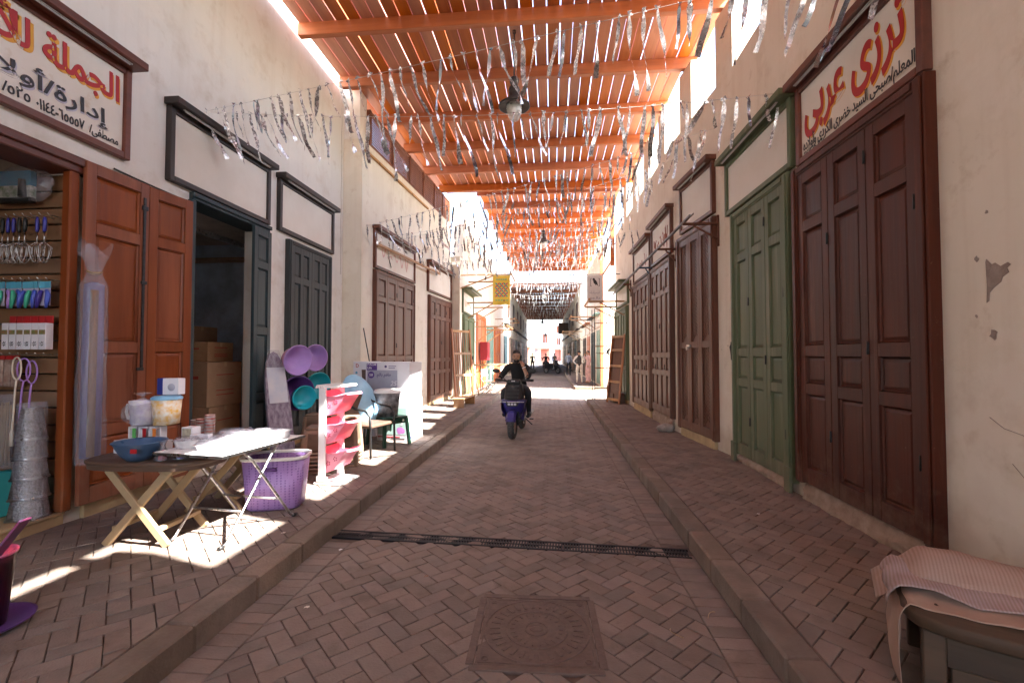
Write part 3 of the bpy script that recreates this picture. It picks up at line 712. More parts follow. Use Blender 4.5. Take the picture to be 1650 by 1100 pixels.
def padlock(t, L): part(t, 'padlock', M['metal'], lambda b: (b.box(L / 3 - .06, L / 3 + .07, -.09, -.066, 1.62, 1.66, .004), b.box(L / 3 - .02, L / 3 + .035, -.115, -.09, 1.575, 1.635, .006)))
folding('brown folding door carved with chevron strips, padlocked', 6.86, 8.06, .27, 3.42, 3, (1.0, 1.35), 'walnut', style='chevron', extra=padlock, sill_m='ochre', sill_rough=False)
folding('brown six-row panelled folding door next to the chevron door', 8.52, 9.94, .36, 3.22, 4, (.75, .3, 1.4, .45), 'walnut', (.9, 1.7, 2.4), sill_m='rubble')
folding('brown panelled folding door next to far end of cream wall', 10.16, 11.88, .30, 3.16, 4, (.75, .3, 1.4, .45), 'walnut', (.9, 1.7, 2.4), sill_m='ochre', sill_rough=False)
folding('pale green panelled double door behind the leaning wooden frame', 12.86, 14.75, .26, 2.78, 2, (.8, .5, 1.2), 'green', cols=2, sill_m='ochre', sill_rough=False)
# --- signs on the right
def rsign(label, ya, yb, z0, z1, mf, texts=(), **k):
    L = math.hypot(yb - ya, RX(yb) - RX(ya)); return sign('shop_sign', label, (RX(yb), yb, 0), rz_right(ya, yb), 0, L, z0, z1, mf, texts, **k)
def two_tone(body, x0, x1, z0, z1, y, a, c, bold, dx, dz, **k):
    return [(body, M[c], x0 + dx, x1 + dx, z0 + dz, z1 + dz, y, bold * 1.3), (body, M[a], x0, x1, z0, z1, y - .0030, bold)]
tx = two_tone('ترزى عربى', .12, 1.36, 3.52, 3.99, -.0305, 'red', 'yellow', .024, .012, -.018)
tx += two_tone('المعلم/صبحى السيد خضرى الكردى وأولاده', .10, 1.44, 3.385, 3.56, -.0335, 'ink', 'cream', .014, .008, -.010)
tx += [('٠١١٤١٢٦٥٠٧٦١', M['ink'], .09, .42, 3.365, 3.425, -.036, .008)]
rsign('mahogany framed sign with red and yellow painted script above dark brown door', 3.09, 4.62, 3.325, 4.08, M['mahogH'], tx)
rsign('blank cream sign in a green frame above the green door', 4.72, 6.42, 3.38, 4.09, M['green'], canopy=.18)
rsign('blank cream sign in a brown frame above the chevron door', 6.80, 8.04, 3.56, 4.34, M['walnut'])
flat('fadedred', (.36, .13, .10), .6); flat('fadedpink', (.60, .36, .31), .6)
rsign('faded red script sign in brown frame above the panelled door', 8.46, 9.95, 3.36, 4.18, M['walnut'], scrawl=('fadedred', .2, 1.25, 3.5, 4.02, 5))
rsign('small faded brown framed sign beside the red script sign', 10.10, 11.9, 3.28, 4.08, M['walnut'], scrawl=('fadedred', .25, 1.45, 3.45, 3.9, 4))
rsign('small cream sign with green canopy by the end of the right wall', 12.7, 14.7, 2.92, 3.5, M['green'], canopy=.3)

# --- left wall doors: local X runs to +Y
def lsign(label, ya, yb, z0, z1, mf, texts=(), p=None, rz=PI / 2, **k): return sign('shop_sign', label, p or (LX, ya, 0), rz, 0, yb - ya, z0, z1, mf, texts, **k)
tx = two_tone('الجملة للأ', 1.60, 2.56, 3.735, 4.08, -.0305, 'red', 'yellow', .022, .010, -.016)
tx += two_tone('إدارة/أولا', 1.64, 2.46, 3.485, 3.70, -.0335, 'ink', 'lilac_shadow', .015, .010, -.012)
tx += [('مصطفى/', M['ink'], 2.30, 2.56, 3.375, 3.47, -.0335, .016), ('٠١١٤٤-٦٥٥٥٧', M['ink'], 1.90, 2.26, 3.39, 3.475, -.0335, .016), ('٥٢٥/', M['ink'], 1.68, 1.86, 3.40, 3.48, -.0335, .016)]
lsign('brown framed sign with red and black painted script above the goods shop', 1.2, 3.86, 3.30, 4.15, M['mahogH'], tx, canopy=.2)
lsign('larger blank cream sign in a black frame above the cardboard shop', 4.30, 5.98, 3.30, 4.08, M['ebony'])
lsign('smaller blank cream sign in a black frame above the slate door', 6.20, 7.84, 3.30, 4.06, M['ebony'])
# shop one: door casing, step
t = thing('shop_portal', 'varnished brown door casing round the open goods shop', 'door frame', (LX, 0, 0), PI / 2)
part(t, 'jamb', M['redwood'], lambda b: b.box(3.335, 3.415, -.065, .012, .236, 3.0, .01)); part(t, 'head', M['mahogH'], lambda b: (b.box(-1.2, 3.54, -.07, .26, 3.001, 3.14, .01), b.box(-1.2, 3.56, -.095, -.069, 3.06, 3.12, .006)))
t = thing('door_step', 'ochre stone step below the goods shop', 'step', (LX, 0, 0), PI / 2)
part(t, 'tread', M['ochre'], lambda b: b.box(-1.2, 3.40, -.03, .3, .205, .235, .008)); part(t, 'riser', M['ochre'], lambda b: b.box(-1.2, 3.40, -.012, .01, .12, .204, .004))
# open leaves folded back on the wall between the two shops
t = thing('shopfront', 'open varnished pine door of two leaves folded against the wall', 'door', (LX + .072, 3.425, 0), PI / 2)
lf = leaf_part(t, 0, .26, .575, 2.86, (.55, .85, 1.25, .55), M['redwood'], 1, -.0, rz=-.03)
part(lf, 'bolt', M['dkmetal'], lambda b: (b.box(.51, .535, -.055, -.038, 1.1, 2.72, .004), b.box(.47, .535, -.06, -.04, 1.09, 1.12, .003), b.box(.495, .55, -.06, -.04, 2.60, 2.64, .003), b.box(.495, .55, -.06, -.04, 1.9, 1.93, .003)))
part(lf, 'latch', M['metal'], lambda b: b.box(.09, .17, -.06, -.04, 1.22, 1.25, .003))
leaf_part(t, .582, .26, .45, 2.85, (.55, .85, 1.25, .5), M['redwood'], 1, -.02, rz=-.16)
# shop two casing + open dark leaf
t = thing('shop_portal', 'blue-grey painted casing round the cardboard shop', 'door frame', (LX, 0, 0), PI / 2)
part(t, 'head', M['teal'], lambda b: (b.box(4.62, 5.99, -.05, .26, 3.2, 3.285, .006), b.box(4.6, 6.0, -.075, -.049, 3.23, 3.28, .004))); part(t, 'jamb', M['teal'], lambda b: b.box(5.921, 5.99, -.05, .26, .12, 3.199, .006)); part(t, 'jamb', M['teal'], lambda b: b.box(4.60, 4.67, -.05, .26, .12, 3.199, .006))
t = thing('shopfront', 'open blue-grey door leaf at the cardboard shop', 'door', (LX + .06, 5.53, 0), PI / 2)
leaf_part(t, 0, .24, .42, 2.94, (.75, 1.15, 1.15, .5), M['teal'], 1, -.04, rz=.10)
def ldoor(label, y0, y1, z0, z1, leaves, rows, mkey, p0=None, rz=PI / 2, cols=1, hinges=(), fw=.07):
    L = y1 - y0; t = thing('shopfront', label, 'door', p0 or (LX, y0, 0), rz); lw = L / leaves
    door_frame(t, 0, L, z0, z1, M[mkey], w_=fw); part(t, 'backing', M[mkey], lambda b: b.box(.001, L - .001, -.004, .004, z0, z1))
    for i in range(leaves): leaf_part(t, i * lw + .003, z0, lw - .006, z1 - z0, rows, M[mkey], cols, -.024, hinges=[(lw - .02, h) for q, h in enumerate(hinges) if (q + i) % 2], stile=min(.085, lw * .2))
    sill(t, -.05, L + .05, .11, z0 - .004, M['ochre'], .05); return t
ldoor('shut slate-grey panelled double door behind the plastic tubs', 6.50, 7.66, .26, 3.16, 2, (.75, .3, 1.4, .45), 'slate', cols=2)
rz2 = math.atan2(W2B[1] - W2A[1], W2B[0] - W2A[0])
def on2(y, off=0.0): return (W2X(y) + off, y, 0)
ldoor('brown four-leaf panelled door behind the stacked goods boxes', 8.82, 10.82, .30, 3.14, 4, (.75, .3, 1.4, .45), 'walnut', on2(8.82), rz2, hinges=(2.5, 2.9, 1.4))
ldoor('brown four-leaf panelled door behind the low wooden bench', 12.05, 13.95, .24, 3.05, 4, (.75, .3, 1.4, .45), 'walnut', on2(12.05), rz2, hinges=(1.6, 2.5))
lsign('faded pink script sign crossed by a timber pole', 8.76, 10.95, 3.24, 4.02, M['walnut'], p=on2(8.76), scrawl=('fadedpink', .3, 1.8, 3.42, 3.82, 5), rz=rz2)
lsign('blank cream sign above the brown door behind the bench', 11.9, 14.05, 3.2, 3.98, M['walnut'], p=on2(11.9), rz=rz2)
# poles on the left wall
t = thing('timber_pole', 'thin timber pole fixed high on the wall below the lattice', 'pole'); b = MB()
part(t, 'pole', M['oldwood'], lambda b: b.bar((W2X(8.34) + .03, 8.34, 5.42), (W2X(11.9) + .03, 11.9, 5.42), .045, .045, .006))
part(t, 'nail', M['dkmetal'], lambda b: [b.tube([(W2X(y) + .06, y, 5.42), (W2X(y) + .07, y, 5.36)], .006, 5) for y in (8.9, 9.8, 10.7)])
t = thing('timber_pole', 'sloping timber pole crossing the faded pink sign', 'pole')
part(t, 'pole', M['oldwood'], lambda b: (b.bar((W2X(8.8) + .10, 8.75, 3.70), (W2X(12.6) + .14, 12.6, 3.78), .05, .05, .006), b.tube([(W2X(8.8) + .06, 8.8, 3.64), (W2X(8.8) + .14, 8.8, 3.76)], .01, 6)))
# awning rail along the right-hand doors
t = thing('awning_rail', 'long grey awning rail on brackets along the right-hand doors', 'awning rail')
part(t, 'rail', flat('railgrey', (.20, .20, .21), .6), lambda b: (b.bar((1.92, 6.5, 3.44), (1.86, 14.6, 3.36), .028, .035, .004), b.bar((1.97, 6.52, 3.47), (1.92, 14.6, 3.39), .015, .022, .003)))
for y in (6.72, 8.3, 10.05, 12.4):
    part(t, 'bracket', M['walnut'] if y != 10.05 else flat('bluepaint', (.03, .08, .14), .5), lambda b: (b.bar((RX(y), y, 3.38), (1.88, y, 3.38), .035, .035, .004), b.bar((RX(y) - .01, y, 3.15), (2.02, y, 3.36), .025, .025, .004), b.box(RX(y) - .03, RX(y) - .001, y - .02, y + .02, 3.05, 3.5, .004)))

# ================================================================== GOODS ON THE LEFT PAVEMENT
PZ = .132                                     # pavement level
# ---- slatted display panel inside the goods shop
t = thing('display_panel', 'brown slatted display panel inside the goods shop', 'display panel', (0, 3.40, 0))
M['slat'] = wood('display_slat', (.23, .125, .065), (.17, .088, .045), 0, 6, .55, .08, .1)
part(t, 'backing', M['black'], lambda b: b.box(-5.6, -3.985, .0, .02, .235, 2.99))
z = .25
while z < 2.9:
    part(t, 'slat', M['slat'], lambda b: b.box(-5.6, -3.99, -.02, -.001, z, z + .125, .005)); z += .137
part(t, 'edge_trim', M['metal'], lambda b: b.box(-3.989, -3.972, -.026, .0, .24, 2.99, .003))
for zz in (2.62, 2.10, 1.50):
    for i in range(9): part(t, 'hook', M['metal'], lambda b: b.tube([(0, -.02, 0), (0, -.12, 0), (0, -.135, .015)], .004, 5), (-4.62 + .075 * i, 0, zz))
t = thing('plastic_bag', 'printed blue food cutter pack in a clear bag hung at the top', 'bag', (-4.3, 3.31, 2.74))
part(t, 'card', flat('packblue', (.03, .25, .45), .4), lambda b: b.box(-.25, .1, -.03, .02, .13, .25, .004)); part(t, 'card', flat('packwhite', (.6, .6, .58), .5, scale=14, col2=(.05, .14, .04)), lambda b: b.box(-.25, .1, -.028, .02, .03, .129, .004))
part(t, 'cutter', M['black'], lambda b: (b.box(-.22, .12, -.045, .01, -.01, .03, .01), b.tube([(.05, -.04, .03), (.05, -.05, .17)], [.03, .02], 8)))
def bagfn(w_, h, d, seed):
    def fn(u, v):
        a = 2 * PI * u; k = (math.sin(PI * min(1, v * 1.15 + .08)) ** .5) if v < .9 else .5
        q = 1 + .16 * noise.noise(Vector((math.cos(a) * 2, math.sin(a) * 2, v * 5 + seed)))
        return (w_ * math.cos(a) * k * q, d * math.sin(a) * k * q, h * v)
    return fn
part(t, 'film', M['plastic'], lambda b: b.grid(bagfn(.27, .38, .075, 3), 28, 12))
def whisk(x, hm):
    w_ = thing('whisk', 'steel wire whisk with %s grip hanging on display panel' % ('blue' if hm is not M['black'] else 'black'), 'whisk', (x, 3.27, 2.60), rnd.uniform(-.3, .3), 'whisks hanging in a row')
    part(w_, 'handle', hm, lambda b: b.tube([(0, 0, 0), (0, 0, -.03), (0, 0, -.10), (0, 0, -.12)], [.008, .014, .013, .009], 8))
    part(w_, 'shaft', M['metal'], lambda b: b.tube([(0, 0, -.12), (0, 0, -.22)], .0045, 6))
    def wires(b):
        for k in range(4):
            a = PI * k / 4; pts = []
            for i in range(13):
                q = PI * i / 12; r_ = .042 * math.sin(q) ** .7 if i not in (0, 12) else 0.004
                s = 1 if i <= 6 else -1; rr = .045 * math.sin(min(q, PI - q) * 1.0) ** .75
                zz = -.22 - .17 * math.sin(q) ; rr = .045 * math.cos(q)
                pts.append((math.cos(a) * rr * (1 - .0), math.sin(a) * rr, -.24 - .13 * math.sin(q)))
            pts = [(0, 0, -.20)] + pts + [(0, 0, -.20)]
            b.tube(pts, .0018, 4, False)
    part(w_, 'wire_loop', M['metal'], wires)
gb = flat('gripblue', (.03, .03, .28), .4)
for i, (x, c) in enumerate(((-4.42, 'k'), (-4.37, 'b'), (-4.32, 'b'), (-4.27, 'k'), (-4.22, 'k'), (-4.11, 'b'), (-4.045, 'b'))): whisk(x, gb if c == 'b' else M['black'])
cols = [M['purple'], flat('mint', (.06, .46, .30), .4), M['aqua'], flat('royal', (.06, .10, .50), .4), M['violet']]
for i in range(11):
    x = -4.50 + .05 * i; c = cols[(0, 1, 1, 0, 1, 3, 3, 1, 3, 4, 3)[i]]
    p = thing('peeler', '%s plastic peeler on a hanging card in the colourful row' % {'purple': 'purple', 'mint': 'mint green', 'aqua': 'turquoise', 'royal': 'blue', 'violet': 'dark violet'}[c.name], 'peeler', (x, 3.27 - .004 * (i % 3), 2.06), rnd.uniform(-.2, .2), 'peelers hanging in a row')
    part(p, 'card', flat('cardlilac', (.45, .42, .55), .4), lambda b: b.box(-.022, .022, .006, .009, -.17, .02)); part(p, 'header', flat('hdr', (.10, .40, .55), .5), lambda b: b.box(-.024, .024, .0, .006, -.03, .022))
    tl = rnd.uniform(-.03, .03)
    part(p, 'handle', c, lambda b: b.tube([(0, -.005, -.05), (.012 + tl, -.012, -.09), (.002 + tl, -.012, -.14), (-.012 + tl, -.008, -.19)], [.012, .018, .016, .008], 8))
for i in range(6):
    p = thing('goods_box', 'slim white box with black flower mark and red flap on display panel', 'box', (-4.345 + .066 * i, 3.28, 1.54), rnd.uniform(-.05, .05), 'white flower boxes in a row')
    part(p, 'carton', M['boxwhite'], lambda b: b.box(-.029, .029, -.03, .03, 0, .21, .003)); part(p, 'flap', M['red'], lambda b: b.box(-.029, .029, .02, .03, .211, .27, .002))
    part(p, 'photo_print', flat('dishprint', (.35, .14, .08), .5, scale=60, col2=(.12, .22, .06)), lambda b: b.box(-.025, .025, -.033, -.0302, .12, .155))
    part(p, 'flower_mark', M['ink'], lambda b: [b.bar((math.cos(q) * .006, -.032, .045 + math.sin(q) * .006), (math.cos(q) * .02, -.032, .045 + math.sin(q) * .02), .004, .002) for q in [2 * PI * k / 7 for k in range(7)]])
for x, m, dz in ((-4.12, 'purple', 0), (-4.165, 'purple', .02), (-4.215, 'cream', .03)):
    p = thing('fly_swatter', 'long plastic swatter, %s, hanging head up on display panel' % ('cream' if m == 'cream' else 'purple'), 'fly swatter', (x, 3.27 - abs(dz), .75 + dz), rnd.uniform(-.2, .2), None if m == 'cream' else 'purple swatters')
    part(p, 'handle', M[m], lambda b: b.tube([(-.03, 0, 0), (-.03, 0, .10), (-.028, 0, .13), (-.01, 0, .45), (0, 0, .52)], [.014, .015, .008, .007, .006], 7))
    part(p, 'head_loop', M[m], lambda b: b.tube([(.0 + .045 * math.sin(a) * (1.1), 0, .61 - .09 * math.cos(a)) for a in [2 * PI * k / 16 for k in range(17)]], .006, 6, False))
p = thing('skewer_pack', 'bundle of bamboo skewers in film at the panel edge', 'skewers', (-4.40, 3.28, .62))
for i in range(14): part(p, 'skewer', M['tan'], lambda b: b.tube([(-.09 + .014 * i, rnd.uniform(-.02, .02), 0), (-.09 + .014 * i + rnd.uniform(-.01, .01), 0, .5 + rnd.uniform(-.04, .04))], .006, 5))
part(p, 'film', M['plastic'], lambda b: b.grid(lambda u, v: (.12 * math.cos(2 * PI * u), .04 * math.sin(2 * PI * u), -.02 + .58 * v), 16, 4))
for i in range(6):
    p = thing('spice_pack', 'small brown packet in a hanging row beside the swatters', 'packet', (-4.62 + .065 * i, 3.30, 1.24), 0, 'brown packets in a row')
    part(p, 'packet', flat('spice', (.22, .12, .09), .5, scale=20, col2=(.4, .3, .25)), lambda b: b.box(-.028, .028, -.02, .015, 0, .22, .008)); part(p, 'header', M['red'], lambda b: b.box(-.028, .028, -.004, .002, .221, .25))
M['grater'] = mat('grater_steel', (.5, .5, .5), .35, .9, scale=60, col2=(.18, .17, .16), bump=1.0, bscale=70)
for i in range(5):
    p = thing('box_grater', 'steel box grater, %s of the film-wrapped nest' % ('bottom one', 'second from the floor', 'middle one', 'second from the top', 'topmost')[i], 'grater', (-4.02, 3.20, .245 + .15 * i), .25, 'nested box graters')
    k = 1 - .07 * i
    part(p, 'body', M['grater'], lambda b: b.lathe([(.10 * k, 0), (.068 * k, .24)], 4, Matrix.Rotation(PI / 4, 4, 'Z'), 1.25, .85)); part(p, 'rim', M['metal'], lambda b: b.lathe([(.103 * k, -.004), (.106 * k, .006), (.101 * k, .015)], 4, Matrix.Rotation(PI / 4, 4, 'Z'), 1.25, .85))
p = thing('film_wrap', 'clear film sleeve round the nested graters', 'film'); part(p, 'film', M['plastic'], lambda b: b.grid(lambda u, v: (-4.02 + (.125 - .05 * v) * math.cos(2 * PI * u) * (1 + .08 * math.sin(9 * u + 20 * v)), 3.20 + .09 * math.sin(2 * PI * u), .24 + v * .92 - (.03 if v > .9 else 0)), 20, 14))
for i in range(4):
    p = thing('tray_pack', 'teal plastic tray standing on edge at the shop floor', 'tray', (-4.38 + .03 * i, 3.2, .235), 1.3, 'teal trays on edge')
    part(p, 'tray', M['aqua'], lambda b: b.box(-.12, .12, -.006, .006, 0, .34, .004)); part(p, 'rim', M['teal_plastic'], lambda b: b.tube([(-.12, 0, 0), (-.12, 0, .34), (.12, 0, .34), (.12, 0, 0)], .009, 6))
# ---- tall film-wrapped roll leaning at the door
p = thing('wrapped_roll', 'tall blue rolled mat in clear film tied at the neck beside open door', 'wrapped roll', (-3.74, 3.40, .62))
part(p, 'roll', flat('rollblue', (.07, .06, .20), .5, scale=4, stretch=(1, 1, .15), col2=(.22, .20, .36)), lambda b: b.lathe([(.02, .04), (.066, .05), (.068, .8), (.064, 1.45), (.02, 1.47)], 20))
part(p, 'roll_core', M['stoolbrown'], lambda b: b.tube([(.045, -.04, .06), (.05, -.042, 1.4)], .026, 10))
def film(u, v):
    a = 2 * PI * u; r_ = .096 - .008 * v if v < .82 else lerp(.09, .04, (v - .82) / .06) if v < .88 else lerp(.04, .11, (v - .88) / .12)
    q = 1 + .13 * noise.noise(Vector((math.cos(a) * 2.2, math.sin(a) * 2.2, v * 7)))
    return (r_ * math.cos(a) * q, r_ * math.sin(a) * q, v * 1.76 + (.05 * math.sin(3 * a) if v > .97 else 0))
part(p, 'film', M['plastic'], lambda b: b.grid(film, 30, 44)); part(p, 'tie', M['tan'], lambda b: b.tube([(.045 * math.cos(a), .045 * math.sin(a), 1.55 + .008 * math.sin(2 * a)) for a in [2 * PI * k / 14 for k in range(15)]], .008, 6, False))
# ---- cardboard cartons in the second shop
def carton(label, loc, sz, rz=0., m=None, group='cardboard cartons in the dark shop', prints=()):
    p = thing('cardboard_box', label, 'box', loc, rz, group); x, y, z = sz
    part(p, 'carton', m or M['card'], lambda b: b.box(-x / 2, x / 2, -y / 2, y / 2, 0, z, .006)); part(p, 'tape', flat('tape', (.42, .30, .17), .3), lambda b: (b.box(-x / 2 - .001, x / 2 + .001, -.025, .025, z - .06, z + .0015)))
    part(p, 'print', flat('cartonprint', (.40, .05, .03), .6), lambda b: (b.box(-x * .3, -x * .1, -y / 2 - .0015, -y / 2 + .001, z * .6, z * .72), b.box(-x * .05, x * .25, -y / 2 - .0015, -y / 2 + .001, z * .62, z * .69)))
    part(p, 'side_print', flat('cartonprint', (.40, .05, .03), .6), lambda b: [b.box(x / 2 - .001, x / 2 + .0015, -y * .25, y * .25, z * q, z * q + .012) for q in (.25, .35, .7)])
    return p
carton('low floor carton of the cardboard stack', (-4.62, 5.75, .2), (.5, .62, .62), .05); carton('middle carton of the cardboard stack', (-4.62, 5.76, .822), (.5, .62, .58), -.03)
carton('top carton of the cardboard stack', (-4.70, 5.78, 1.405), (.45, .55, .26), .1); carton('large carton at the back of the dark shop', (-5.3, 6.1, .2), (.6, .6, 1.7), .0); carton('tall carton in the shadow of the dark shop', (-5.4, 5.35, .2), (.5, .5, 1.5), .0)

# ---- folding tables
def folding_table(label, loc, rz, wx, wy, h, top_m, leg_m, lx, ly):
    p = thing('folding_table', label, 'table', loc, rz)
    part(p, 'table_top', top_m, lambda b: b.lathe([(.0, h - .03), (.97, h - .03), (1, h - .018), (1, h - .006), (.985, h), (.0, h)], 40, None, wx / 2, wy / 2, power=3.2))
    part(p, 'apron', top_m, lambda b: b.lathe([(.96, h - .06), (.97, h - .03)], 40, None, wx / 2, wy / 2, power=3.2))
    for s in (-1, 1):
        for d in (-1, 1): part(p, 'leg', leg_m, lambda b: b.bar((-d * lx, s * ly, 0), (d * lx * .95, s * ly - s * .02 * (d > 0), h - .06), .055, .03, .005, up=(0, 1, 0)))
    part(p, 'stretcher', leg_m, lambda b: b.bar((lx * .72, -ly, .12), (lx * .72, ly, .12), .045, .03, .005)); part(p, 'stretcher', leg_m, lambda b: b.bar((-lx * .72, -ly, .12), (-lx * .72, ly, .12), .045, .03, .005))
    part(p, 'stretcher', leg_m, lambda b: b.bar((lx * .8, -ly, h - .1), (lx * .8, ly, h - .1), .05, .03, .005))
    return p
folding_table('brown plastic topped folding table with tan crossed legs', (-2.98, 3.24, PZ), .04, .95, .52, .60, M['brownpl'], M['tan'], .235, .19)
folding_table('second tan legged folding table behind the brown one', (-2.95, 3.95, PZ), .1, .85, .55, .60, M['brownpl'], M['tan'], .235, .2)
p = thing('folding_table', 'white topped folding table with tubular steel legs', 'table', (-2.50, 3.42, PZ), -.14)
HB = .67
part(p, 'table_top', M['white'], lambda b: b.box(-.30, .30, -.42, .42, HB - .018, HB, .006)); part(p, 'edge_band', M['metal'], lambda b: (b.box(-.304, .304, -.425, -.4205, HB - .022, HB - .002), b.box(-.304, .304, .4205, .425, HB - .022, HB - .002), b.box(-.305, -.3005, -.42, .42, HB - .022, HB - .002), b.box(.3005, .305, -.42, .42, HB - .022, HB - .002)))
for s, w_ in ((-1, .27), (1, .23)):
    part(p, 'leg', M['metal'], lambda b: b.tube([(-w_, -s * .34, .012), (-w_, -s * .30, .03), (-w_, s * .12, HB - .1), (-w_, s * .2, HB - .025), (w_, s * .2, HB - .025), (w_, s * .12, HB - .1), (w_, -s * .30, .03), (w_, -s * .34, .012)], .011, 8))
    part(p, 'leg_brace', M['metal'], lambda b: b.tube([(-w_, -s * .16, .20), (w_, -s * .16, .20)], .009, 8))
    part(p, 'foot_cap', M['black'], lambda b: [b.tube([(q, -s * .33, .013), (q, -s * .37, .012)], .014, 8) for q in (-w_, w_)])
TZ = PZ + .602
# ---- things on the brown tables
def on_table(x, y): return (x, y, TZ)
p = thing('mixing_bowl', 'dark blue plastic bowl with small label on the brown table', 'bowl', on_table(-3.0, 3.09))
part(p, 'bowl', M['bowlblue'], lambda b: b.lathe([(.0, .002), (.075, .002), (.12, .05), (.158, .125), (.168, .132), (.165, .138), (.152, .128), (.112, .052), (.07, .012), (.0, .01)], 32)); part(p, 'label', M['red'], lambda b: b.box(.06, .11, -.142, -.136, .075, .105, .002))
for i, c in enumerate(('white', 'orange', 'red', 'white', 'ink', 'limegreen', 'red', 'orange')):
    r_ = i // 5; x = -3.36 + .085 * (i % 5) + .12 * r_; p = thing('mug_box', 'small window box holding a glass mug, %s strip' % c.replace('ink', 'black').replace('limegreen', 'green'), 'box', (x, 3.30 + .0 * r_, TZ + .108 * r_), rnd.uniform(-.1, .1), 'mug boxes on the brown table')
    part(p, 'carton', M['boxwhite'], lambda b: (b.box(-.037, .037, .0, .06, 0, .10, .003), b.box(-.037, .037, -.03, -.001, 0, .012), b.box(-.037, -.028, -.03, -.001, .013, .10), b.box(-.027, .037, -.03, -.001, .09, .10)))
    part(p, 'colour_strip', M[c], lambda b: b.box(.0, .03, -.034, -.0305, .014, .088, .003)); part(p, 'window', M['clearcup'], lambda b: b.box(-.027, .0, -.03, -.027, .014, .088))
p = thing('water_jug', 'white printed water jug in clear film on the brown table', 'jug', (-3.19, 3.30, TZ + .218))
part(p, 'jug_body', flat('jugprint', (.75, .74, .76), .35, scale=22, col2=(.55, .50, .68)), lambda b: b.lathe([(.0, 0), (.068, 0), (.075, .02), (.082, .17), (.088, .18), (.086, .19), (.0, .195)], 24)); part(p, 'handle', M['white'], lambda b: b.tube([(-.08, 0, .16), (-.125, 0, .155), (-.135, 0, .10), (-.12, 0, .05), (-.078, 0, .04)], .011, 8))
part(p, 'film', M['plastic'], lambda b: b.grid(bagfn(.15, .25, .11, 8), 22, 8))
p = thing('ice_bucket', 'white bucket printed with yellow moons, blue lid, on brown table', 'bucket', (-3.04, 3.36, TZ + .218))
part(p, 'pail', flat('moonprint', (.78, .76, .72), .4, scale=26, col2=(.75, .42, .05)), lambda b: b.lathe([(0, 0), (.085, 0), (.1, .2), (.0, .201)], 24)); part(p, 'lid', M['skyblue'], lambda b: b.lathe([(.104, .195), (.106, .21), (.09, .222), (0, .226)], 24))
p = thing('goods_box', 'small blue and white box propped above the moon bucket', 'box', (-3.06, 3.42, TZ + .446), .1)
part(p, 'carton', M['boxwhite'], lambda b: b.box(-.04, .085, -.04, .04, 0, .13, .003)); part(p, 'blue_end', flat('packnavy', (.02, .03, .22), .4), lambda b: b.box(-.085, -.0402, -.04, .04, 0, .13, .003)); part(p, 'round_print', M['boxgrey'], lambda b: b.lathe([(.03, 0), (.028, .002), (0, .002)], 16, Matrix.Translation((.03, -.0405, .06)) @ Matrix.Rotation(PI / 2, 4, 'X')))
p = thing('goods_box', 'small printed carton with cup photograph on the brown table', 'box', on_table(-2.83, 3.36), -.1)
part(p, 'carton', M['boxwhite'], lambda b: b.box(-.05, .05, -.04, .04, 0, .20, .003)); part(p, 'photo_print', flat('cupprint', (.30, .25, .2), .5, scale=30, col2=(.6, .55, .4)), lambda b: b.box(-.04, .04, -.043, -.0405, .09, .19))
p = thing('goods_box', 'black and white cut-out carton at table edge', 'box', on_table(-2.72, 3.32), .15)
part(p, 'carton', M['boxwhite'], lambda b: (b.box(-.06, .06, -.03, .03, 0, .022, .002), b.box(-.06, -.03, -.03, .03, .023, .12, .002), b.box(-.06, .075, -.03, .03, .121, .15, .002))); part(p, 'inner', M['black'], lambda b: b.box(-.029, .04, -.02, .02, .0225, .12))
cupc = [flat('cupred', (.45, .06, .06), .4, scale=25, col2=(.6, .5, .45)), flat('cupgrey', (.4, .38, .4), .4, scale=25, col2=(.6, .55, .55))]
for j, (x, y, n) in enumerate(((-3.06, 3.74, 9), (-2.96, 3.72, 12), (-3.14, 3.78, 8))):
    for i in range(n):
        p = thing('paper_cup', 'patterned cup in the stacks at the back of the tables', 'cup', (x, y, TZ + .0135 * i), 0, 'stacked patterned cups'); part(p, 'cup', cupc[(i + j) % 2], lambda b: b.lathe([(.0, .004), (.028, .003), (.039, .092), (.042, .095), (.04, .098), (.037, .094), (.027, .008), (.0, .008)], 14))
p = thing('mixing_bowl', 'pale blue plastic bowl behind the cup stacks', 'bowl', on_table(-2.72, 3.86)); part(p, 'bowl', M['skyblue'], lambda b: b.lathe([(0, .002), (.05, .002), (.09, .07), (.095, .075), (.085, .07), (.045, .01), (0, .01)], 24))
for i, (x, y, m) in enumerate(((-2.83, 3.10, 'red'), (-2.74, 3.16, 'violet'), (-2.70, 3.24, 'aqua'))):
    p = thing('film_cone', 'film wrapped %s trinket at the edge of the brown table' % {'red': 'red', 'violet': 'violet', 'aqua': 'turquoise'}[m], 'trinket', on_table(x, y)); part(p, 'trinket', M[m], lambda b: b.lathe([(0, 0), (.03, .002), (.028, .03), (.008, .07), (0, .075)], 12)); part(p, 'film', M['plastic'], lambda b: b.lathe([(.055, 0), (.045, .05), (.012, .10), (.03, .14)], 10))
